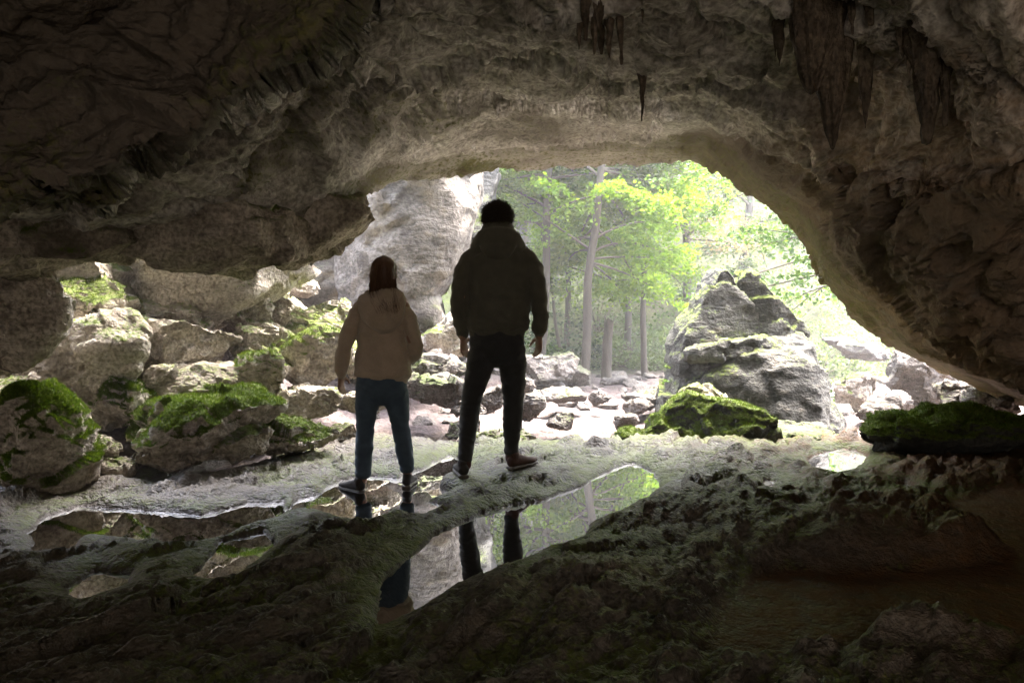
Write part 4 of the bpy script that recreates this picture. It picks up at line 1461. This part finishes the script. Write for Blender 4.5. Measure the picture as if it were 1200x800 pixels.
def head(c, s, yaw=0.0):
    """skull, jaw, nose, ears, lips round centre c; faces +Y"""
    x, y, z = c
    o = [ball((x, y - .008 * s, z + .028 * s), (.076 * s, .095 * s, .09 * s)),
         limb([(x, y + .03 * s, z + .02 * s, .062 * s, .06 * s), (x, y + .04 * s, z - .05 * s, .05 * s, .05 * s), (x, y + .055 * s, z - .1 * s, .03 * s, .03 * s)]),
         limb([(x, y + .088 * s, z + .025 * s, .009 * s, .01 * s), (x, y + .105 * s, z - .005 * s, .011 * s, .012 * s), (x, y + .108 * s, z - .022 * s, .016 * s, .012 * s)], (1, 0, 0)),
         limb([(x - .024 * s, y + .088 * s, z - .055 * s, .006 * s, .006 * s), (x, y + .097 * s, z - .054 * s, .009 * s, .008 * s), (x + .024 * s, y + .088 * s, z - .055 * s, .006 * s, .006 * s)], (0, 0, 1)),
         limb([(x - .035 * s, y + .082 * s, z + .036 * s, .008 * s, .007 * s), (x, y + .09 * s, z + .034 * s, .008 * s, .007 * s), (x + .035 * s, y + .082 * s, z + .036 * s, .008 * s, .007 * s)], (0, 0, 1))]
    for sg in (-1, 1):
        o.append(limb([(x + sg * .08 * s, y - .002 * s, z - .025 * s, .008 * s, .01 * s), (x + sg * .084 * s, y - .008 * s, z + .005 * s, .009 * s, .017 * s), (x + sg * .084 * s, y - .01 * s, z + .025 * s, .008 * s, .013 * s)]))
    return o

def shoe(name, root, pos, yaw, s, upper, sole):
    """low trainer: rounded upper on a rubber sole; heel at pos"""
    c, sn = math.cos(yaw), math.sin(yaw)
    def tr(rows):
        return [(pos[0] + a * c - b * sn, pos[1] + a * sn + b * c, pos[2] + z, r1, r2) for a, b, z, r1, r2 in rows]
    up = [limb(tr([(0, -.01 * s, .055 * s, .034 * s, .036 * s), (0, .04 * s, .058 * s, .037 * s, .042 * s), (0, .11 * s, .046 * s, .041 * s, .032 * s), (0, .18 * s, .036 * s, .043 * s, .022 * s),
                   (0, .232 * s, .032 * s, .03 * s, .016 * s)]), (0, 0, 1), 18, 5),
          limb(tr([(0, .02 * s, .06 * s, .034 * s, .045 * s), (0, .015 * s, .1 * s, .035 * s, .043 * s)]), (0, 1, 0), 18, 4)]
    u = obj('shoe', fuse('shoe', up, .006, 3, .0015, (30, 30, 30), 3), upper, root)
    so = [limb(tr([(0, -.02 * s, .014 * s, .036 * s, .015 * s), (0, .06 * s, .014 * s, .038 * s, .015 * s), (0, .15 * s, .014 * s, .047 * s, .015 * s), (0, .225 * s, .016 * s, .038 * s, .014 * s), (0, .25 * s, .018 * s, .02 * s, .011 * s)]), (0, 0, 1), 18, 5)]
    obj('sole', fuse('sole', so, .006, 2), sole, u)

def strands(roots, paths_fn, rng, w=0.0022):
    V, Fs = [], []
    k = 0
    for r in roots:
        p = paths_fn(r)
        t = unit(np.gradient(p, axis=0))
        sd = unit(np.cross(t, rng.normal(size=3)))
        m = len(p)
        ww = w * np.linspace(1, .35, m)[:, None]
        V.append(np.stack([p - sd * ww, p + sd * ww], 1).reshape(-1, 3))
        for i in range(m - 1):
            Fs.append((k + 2 * i, k + 2 * i + 1, k + 2 * i + 3, k + 2 * i + 2))
        k += 2 * m
    return mesh_np('hair_strands', np.concatenate(V), np.array(Fs), True)

SKIN = plain_mat('skin', (0.32, 0.18, 0.125), (0.42, 0.25, 0.18), 20, 0.55, 0.1, 0.001)
EYE = plain_mat('eye', (0.5, 0.5, 0.5), (0.6, 0.6, 0.6), 5, 0.2, 0.0)
JACKET = plain_mat('dark_olive_jacket_cloth', (0.085, 0.083, 0.062), (0.13, 0.125, 0.096), 14, 0.85, 0.35, 0.002, 0.25, fine=500)
BLACK = plain_mat('charcoal_trouser_cloth', (0.022, 0.023, 0.026), (0.042, 0.043, 0.047), 16, 0.85, 0.35, 0.002, 0.2, fine=600)
HOODIE = plain_mat('sand_fleece', (0.48, 0.385, 0.295), (0.6, 0.49, 0.385), 12, 0.95, 0.4, 0.002, 0.4, fine=420)
DENIM = plain_mat('blue_denim', (0.055, 0.088, 0.135), (0.105, 0.155, 0.215), 18, 0.85, 0.35, 0.0015, 0.1, fine=650)
SHOE_D = plain_mat('dark_shoe_canvas', (0.02, 0.018, 0.017), (0.045, 0.036, 0.03), 30, 0.8, 0.3, 0.001)
SHOE_R = plain_mat('brown_red_shoe_suede', (0.06, 0.03, 0.024), (0.11, 0.055, 0.042), 30, 0.85, 0.3, 0.001)
SOLE = plain_mat('rubber_sole', (0.12, 0.11, 0.095), (0.2, 0.18, 0.16), 20, 0.7, 0.2, 0.001)
SOCK = plain_mat('dark_red_sock', (0.06, 0.02, 0.018), (0.1, 0.035, 0.03), 40, 0.9, 0.3, 0.001)
HAIR_M = plain_mat('dark_brown_curls', (0.018, 0.011, 0.007), (0.045, 0.028, 0.017), 40, 0.5, 0.1, 0.001)
HAIR_W = plain_mat('chestnut_hair', (0.075, 0.036, 0.02), (0.17, 0.088, 0.05), 30, 0.45, 0.1, 0.001, stretch=(4, 4, .4))
CORD = plain_mat('trim_cloth', (0.02, 0.02, 0.018), (0.03, 0.03, 0.026), 20, 0.8, 0.2, 0.001)

def man():
    root = empty('person', (MAN[0], MAN[1], MAN[2]))
    tag(root, 'taller person in dark hooded jacket and black trousers standing with back turned', 'person')
    fl, fr = np.array([-.235, -.09, -.025]), np.array([.085, .03, 0.0])
    hc = (-.012, .02, 1.655)
    body = head(hc, 1.02) + [
        limb([(-.01, 0, 1.38, .075, .07), (-.012, .0, 1.5, .06, .06), (-.012, .012, 1.6, .056, .058)]),
        limb([(-.015, 0, .8, .15, .1), (-.01, 0, 1.0, .15, .1), (-.005, 0, 1.2, .17, .11), (0, 0, 1.38, .17, .1), (-.005, 0, 1.46, .08, .07)]),
        limb([(-.1, 0, .86, .08, .08), (-.19, -.012, .46, .046, .046), (-.222, -.07, .1, .036, .042), (-.23, -.08, .04, .034, .042)]),
        limb([(.075, 0, .86, .08, .08), (.094, .02, .46, .046, .046), (.082, .03, .12, .036, .042), (.084, .04, .05, .034, .042)]),
        limb([(-.19, 0, 1.42, .055, .055), (-.262, -.03, 1.14, .042, .042), (-.245, .03, .9, .03, .03)]),
        limb([(.19, 0, 1.42, .055, .055), (.262, -.02, 1.14, .042, .042), (.268, .03, .91, .03, .03)])]
    body += hand((-.243, .045, .905), (.02, .25, -.95), (.55, .8, .2), (.85, -.5, 0), .55)
    body += hand((.268, .035, .915), (.0, .12, -1), (-.45, .88, .05), (-.9, -.4, 0), .55)
    obj('body', fuse('body', body, .0065, 2), SKIN, root)
    for sg in (-1, 1):
        obj('eye', fuse('eye', [ball((hc[0] + sg * .032, hc[1] + .083, hc[2] + .016), (.0125, .0125, .0125))], .004, 1), EYE, root)
    # jacket
    jk = [limb([(-.015, 0, .935, .185, .125), (-.015, 0, .965, .205, .138), (-.012, -.005, 1.05, .212, .142), (-.006, -.01, 1.2, .218, .15), (0, -.01, 1.33, .222, .148), (0, -.006, 1.42, .205, .135),
                (-.003, 0, 1.475, .15, .115), (-.008, .005, 1.52, .085, .085)]),
          limb([(-.14, 0, 1.435, .07, .08), (-.212, -.005, 1.375, .07, .08), (-.25, -.022, 1.25, .06, .07), (-.268, -.032, 1.13, .054, .062), (-.258, -.005, 1.02, .052, .056), (-.246, .03, .935, .046, .048)]),
          limb([(.14, 0, 1.435, .07, .08), (.212, -.005, 1.375, .07, .08), (.247, -.018, 1.25, .06, .07), (.27, -.022, 1.13, .054, .062), (.278, .0, 1.03, .051, .056), (.272, .026, .95, .046, .048)])]
    j = obj('jacket', fuse('jacket', jk, .0075, 2, .016, (7, 7, 11), 4.0), JACKET, root)
    # hood lying in a thick roll round the neck
    hd = [limb([(-.006, -.01, 1.475, .19, .12), (-.007, -.012, 1.53, .162, .125), (-.008, -.008, 1.585, .128, .12), (-.009, 0, 1.63, .108, .11), (-.009, .004, 1.65, .09, .095)]),
          limb([(-.16, -.03, 1.5, .03, .04), (-.1, -.115, 1.55, .045, .055), (-.008, -.145, 1.56, .055, .06), (.09, -.115, 1.55, .045, .055), (.145, -.03, 1.5, .03, .04)], (0, 0, 1)),
          limb([(-.008, -.12, 1.56, .11, .04), (-.006, -.14, 1.48, .115, .045), (-.006, -.125, 1.42, .07, .03)])]
    obj('hood', fuse('hood', hd, .0085, 4, .006, (8, 8, 12), 14.0), JACKET, j)
    hem = limb([(-.015, 0, .915, .186, .126), (-.015, 0, .945, .192, .13)], close=True)
    obj('hem_band', fuse('hem_band', [hem], .008, 2, .0012, (40, 40, 4), 2), JACKET, j)
    for c0, c1 in (((-.25, .024, .95), (-.243, .038, .912)), ((.274, .022, .965), (.269, .032, .925))):
        obj('cuff', fuse('cuff', [limb([(*c0, .044, .046), (*c1, .038, .04)])], .006, 2, .002, (50, 50, 6), 2), JACKET, j)
    # trousers
    tr = [limb([(-.015, 0, .98, .165, .115), (-.015, -.005, .9, .182, .128), (-.015, -.008, .82, .178, .125), (-.015, -.002, .775, .14, .1)]),
          limb([(-.095, -.005, .85, .095, .112), (-.13, -.005, .7, .09, .1), (-.168, -.005, .55, .075, .083), (-.19, -.01, .45, .066, .072), (-.205, -.045, .3, .063, .07), (-.222, -.072, .15, .05, .058), (-.226, -.078, .1, .05, .058)]),
          limb([(.075, -.005, .85, .095, .112), (.092, .005, .7, .092, .1), (.096, .015, .55, .078, .083), (.094, .02, .45, .068, .072), (.088, .018, .3, .064, .07), (.082, .03, .17, .05, .058), (.081, .032, .125, .05, .058)])]
    obj('trousers', fuse('trousers', tr, .008, 3, .0085, (8, 8, 18), 24.0), BLACK, root)
    shoe('shoe', root, (-.235, -.115, -.03), math.radians(12), 1.06, SHOE_D, SOLE)
    shoe('shoe', root, (.088, .005, 0.0), math.radians(-38), 1.06, SHOE_R, SOLE)
    for c in ((-.226, -.08, .1), (.083, .034, .12)):
        obj('sock', fuse('sock', [limb([(c[0], c[1], c[2] - .05, .042, .05), (c[0], c[1], c[2] + .04, .042, .05)])], .006, 2), SOCK, root)
    # curly hair
    rng = np.random.RandomState(4)
    h = obj('hair', fuse('hair', [ball((hc[0], hc[1] - .018, hc[2] + .045), (.086, .099, .088)), ball((hc[0], hc[1] - .05, hc[2] + .0), (.075, .06, .07))], .007, 2, .009, (30, 30, 30), 5), HAIR_M, root)
    pts = []
    c = np.array([hc[0], hc[1] - .02, hc[2] + .042])
    while len(pts) < 3600:
        v = unit(rng.normal(size=3))
        if v[2] < -.62 or (v[1] > .35 and v[2] < .35) or (abs(v[0]) > .8 and v[2] < -.25 and v[1] > -.1):
            continue
        pts.append(v)
    def curl(v):
        r0 = c + v * np.array([.086, .1, .088])
        e1 = unit(np.cross(v, rng.normal(size=3)))
        e2 = np.cross(v, e1)
        t = np.linspace(0, 1, 7)
        L = rng.uniform(.012, .042)
        ph = rng.uniform(0, 6.28)
        rr = rng.uniform(.004, .009)
        return r0 + v[None] * (t * L)[:, None] + (e1[None] * np.cos(ph + t * 7)[:, None] + e2[None] * np.sin(ph + t * 7)[:, None] - e1 * math.cos(ph) - e2 * math.sin(ph)) * rr + np.array([0, 0, -.006]) * (t ** 2)[:, None]
    st = obj('hair_strands', strands(pts, curl, rng, .0016), HAIR_M, h)
    st['kind'] = 'stuff'
    return root

def woman():
    root = empty('person', (WOM[0], WOM[1], WOM[2]))
    tag(root, 'shorter person with long brown hair in sand hooded sweatshirt and blue jeans, back turned', 'person')
    hc = (.018, .02, 1.425)
    body = head(hc, .93) + [
        limb([(0, 0, 1.2, .06, .06), (.008, 0, 1.29, .047, .048), (.015, .012, 1.37, .046, .048)]),
        limb([(0, 0, .7, .14, .1), (0, 0, .9, .12, .085), (0, 0, 1.05, .125, .09), (.003, 0, 1.18, .13, .085), (.005, 0, 1.26, .06, .055)]),
        limb([(-.082, 0, .74, .07, .075), (-.11, .0, .42, .045, .047), (-.128, -.01, .12, .031, .035), (-.14, -.015, .035, .03, .038)]),
        limb([(.082, 0, .74, .07, .075), (.118, .03, .42, .045, .047), (.15, .075, .13, .031, .035), (.152, .085, .05, .03, .038)]),
        limb([(-.14, 0, 1.22, .043, .043), (-.23, -.025, .96, .034, .034), (-.268, .02, .78, .024, .025)]),
        limb([(.145, 0, 1.22, .043, .043), (.215, -.05, .97, .034, .034), (.14, .12, .88, .025, .024)])]
    body += hand((-.27, .026, .775), (-.1, .2, -.97), (.3, .9, .15), (.95, -.3, 0), .6, .9)
    body += hand((.135, .125, .88), (-.9, .35, -.25), (.2, .45, .87), (.1, -1, 0), .3, .9)
    obj('body', fuse('body', body, .0065, 2), SKIN, root)
    for sg in (-1, 1):
        obj('eye', fuse('eye', [ball((hc[0] + sg * .03, hc[1] + .076, hc[2] + .015), (.0115, .0115, .0115))], .004, 1), EYE, root)
    hd = [limb([(.005, 0, .755, .162, .12), (.005, 0, .785, .186, .138), (.003, -.005, .88, .178, .138), (0, -.008, 1.0, .158, .13), (0, -.006, 1.12, .15, .122), (.003, -.002, 1.19, .14, .112), (.006, 0, 1.25, .1, .09),
                (.008, .003, 1.29, .062, .062)]),
          limb([(-.1, 0, 1.225, .055, .065), (-.15, -.004, 1.18, .056, .065), (-.198, -.018, 1.08, .049, .058), (-.236, -.026, .96, .047, .053), (-.26, .0, .86, .045, .048), (-.268, .018, .79, .038, .04)]),
          limb([(.105, 0, 1.225, .055, .065), (.158, -.006, 1.175, .056, .065), (.2, -.03, 1.07, .049, .058), (.224, -.045, .975, .05, .055), (.2, .03, .91, .052, .052), (.145, .11, .88, .042, .04)])]
    j = obj('sweatshirt', fuse('sweatshirt', hd, .007, 2, .014, (8, 8, 12), 7.0), HOODIE, root)
    # hood hanging down her back
    hood = [limb([(.012, -.055, 1.32, .1, .03), (.02, -.115, 1.27, .15, .06), (.035, -.15, 1.19, .145, .07), (.045, -.15, 1.12, .115, .06), (.05, -.13, 1.07, .055, .03)]),
            limb([(-.085, -.02, 1.275, .03, .05), (-.05, .05, 1.3, .03, .04), (.01, .07, 1.29, .03, .035), (.07, .05, 1.3, .03, .04), (.105, -.02, 1.275, .03, .05)], (0, 0, 1)),
            limb([(-.1, -.06, 1.255, .05, .05), (.02, -.1, 1.285, .07, .045), (.13, -.06, 1.25, .05, .05)], (0, 0, 1))]
    obj('hood', fuse('hood', hood, .0075, 4, .008, (9, 9, 9), 17.0), HOODIE, j)
    obj('hem_band', fuse('hem_band', [limb([(.005, 0, .735, .165, .122), (.005, 0, .765, .172, .128)])], .007, 2, .0012, (45, 45, 4), 3), HOODIE, j)
    obj('cuff', fuse('cuff', [limb([(-.266, .014, .805, .037, .039), (-.27, .026, .77, .031, .033)])], .005, 2, .002, (50, 50, 6), 2), HOODIE, j)
    tr = [limb([(0, 0, .84, .14, .105), (0, -.006, .76, .16, .122), (0, -.008, .69, .158, .118), (0, 0, .645, .12, .09)]),
          limb([(-.082, -.005, .72, .082, .1), (-.098, -.005, .58, .078, .088), (-.112, -.003, .42, .06, .064), (-.12, -.008, .28, .059, .065), (-.127, -.01, .15, .052, .055), (-.128, -.01, .125, .052, .055)]),
          limb([(.082, -.005, .72, .082, .1), (.1, .008, .58, .078, .088), (.118, .03, .42, .06, .064), (.135, .05, .28, .058, .064), (.149, .072, .165, .05, .054), (.15, .074, .145, .05, .054)])]
    obj('jeans', fuse('jeans', tr, .0075, 3, .007, (9, 9, 20), 27.0), DENIM, root)
    shoe('shoe', root, (-.142, -.035, 0.0), math.radians(48), .88, SHOE_D, SOLE)
    shoe('shoe', root, (.15, .062, 0.01), math.radians(-6), .88, SHOE_D, SOLE)
    # long hair
    rng = np.random.RandomState(9)
    x, y, z = hc
    mass = [ball((x, y - .015, z + .04), (.083, .096, .084)),
            limb([(x, y - .045, z + .06, .078, .06), (x, y - .06, z - .02, .083, .056), (x + .004, y - .08, z - .09, .075, .042), (x + .02, y - .135, z - .15, .062, .034), (x + .045, y - .175, z - .2, .042, .024), (x + .06, y - .19, z - .235, .02, .012)])]
    h = obj('hair', fuse('hair', mass, .007, 3, .004, (60, 60, 6), 6), HAIR_W, root)
    roots = []
    while len(roots) < 1500:
        v = unit(rng.normal(size=3))
        if v[2] < -.05 or (v[1] > .45 and v[2] < .6):
            continue
        roots.append(v)
    def lock(v):
        r0 = np.array([x, y - .015, z + .04]) + v * np.array([.083, .096, .084])
        e = rng.normal(scale=.012, size=3)
        q = np.array([x + v[0] * .085, y - .02 - max(.0, -v[1]) * .085 - .03, z - .03])
        end = np.array([x + .02 + v[0] * .075, y - .165, z - .14]) + e
        end2 = np.array([x + .06 + v[0] * .05, y - .225, z - .2 - rng.uniform(0, .05)]) + e
        return crom([r0, q, end, end2], 4)
    st = obj('hair_strands', strands(roots, lock, rng, .0013), HAIR_W, h)
    st['kind'] = 'stuff'
    return root
man()
woman()
# ------------------------------------------------------------------ the damp air of the gorge
def haze():
    allv = [o for o in scene.objects if o.type == 'MESH']
    lo, hi = 1e9, -1e9
    for o in allv:
        m = o.matrix_world
        for c in o.bound_box:
            z = (m @ Vector(c)).z
            lo, hi = min(lo, z), max(hi, z)
    x0, x1, y0, y1, z0, z1 = -232, 232, -14, 82, lo - 1.0, hi + 0.6
    v = [(x, y, z) for x in (x0, x1) for y in (y0, y1) for z in (z0, z1)]
    f = [(0, 1, 3, 2), (4, 6, 7, 5), (0, 4, 5, 1), (2, 3, 7, 6), (0, 2, 6, 4), (1, 5, 7, 3)]
    me = bpy.data.meshes.new('haze')
    me.from_pydata(v, [], f)
    m = bpy.data.materials.new('damp_air')
    m.use_nodes = True
    t = m.node_tree
    t.nodes.remove(t.nodes['Principled BSDF'])
    pv = t.nodes.new('ShaderNodeVolumePrincipled')
    pv.inputs['Color'].default_value = (0.93, 0.95, 0.96, 1)
    pv.inputs['Density'].default_value = HAZE
    pv.inputs['Anisotropy'].default_value = 0.35
    t.links.new(pv.outputs[0], t.nodes['Material Output'].inputs['Volume'])
    o = obj('haze', me, m)
    o['kind'] = 'stuff'
HAZE = 0.0085
bpy.context.view_layer.update()
haze()
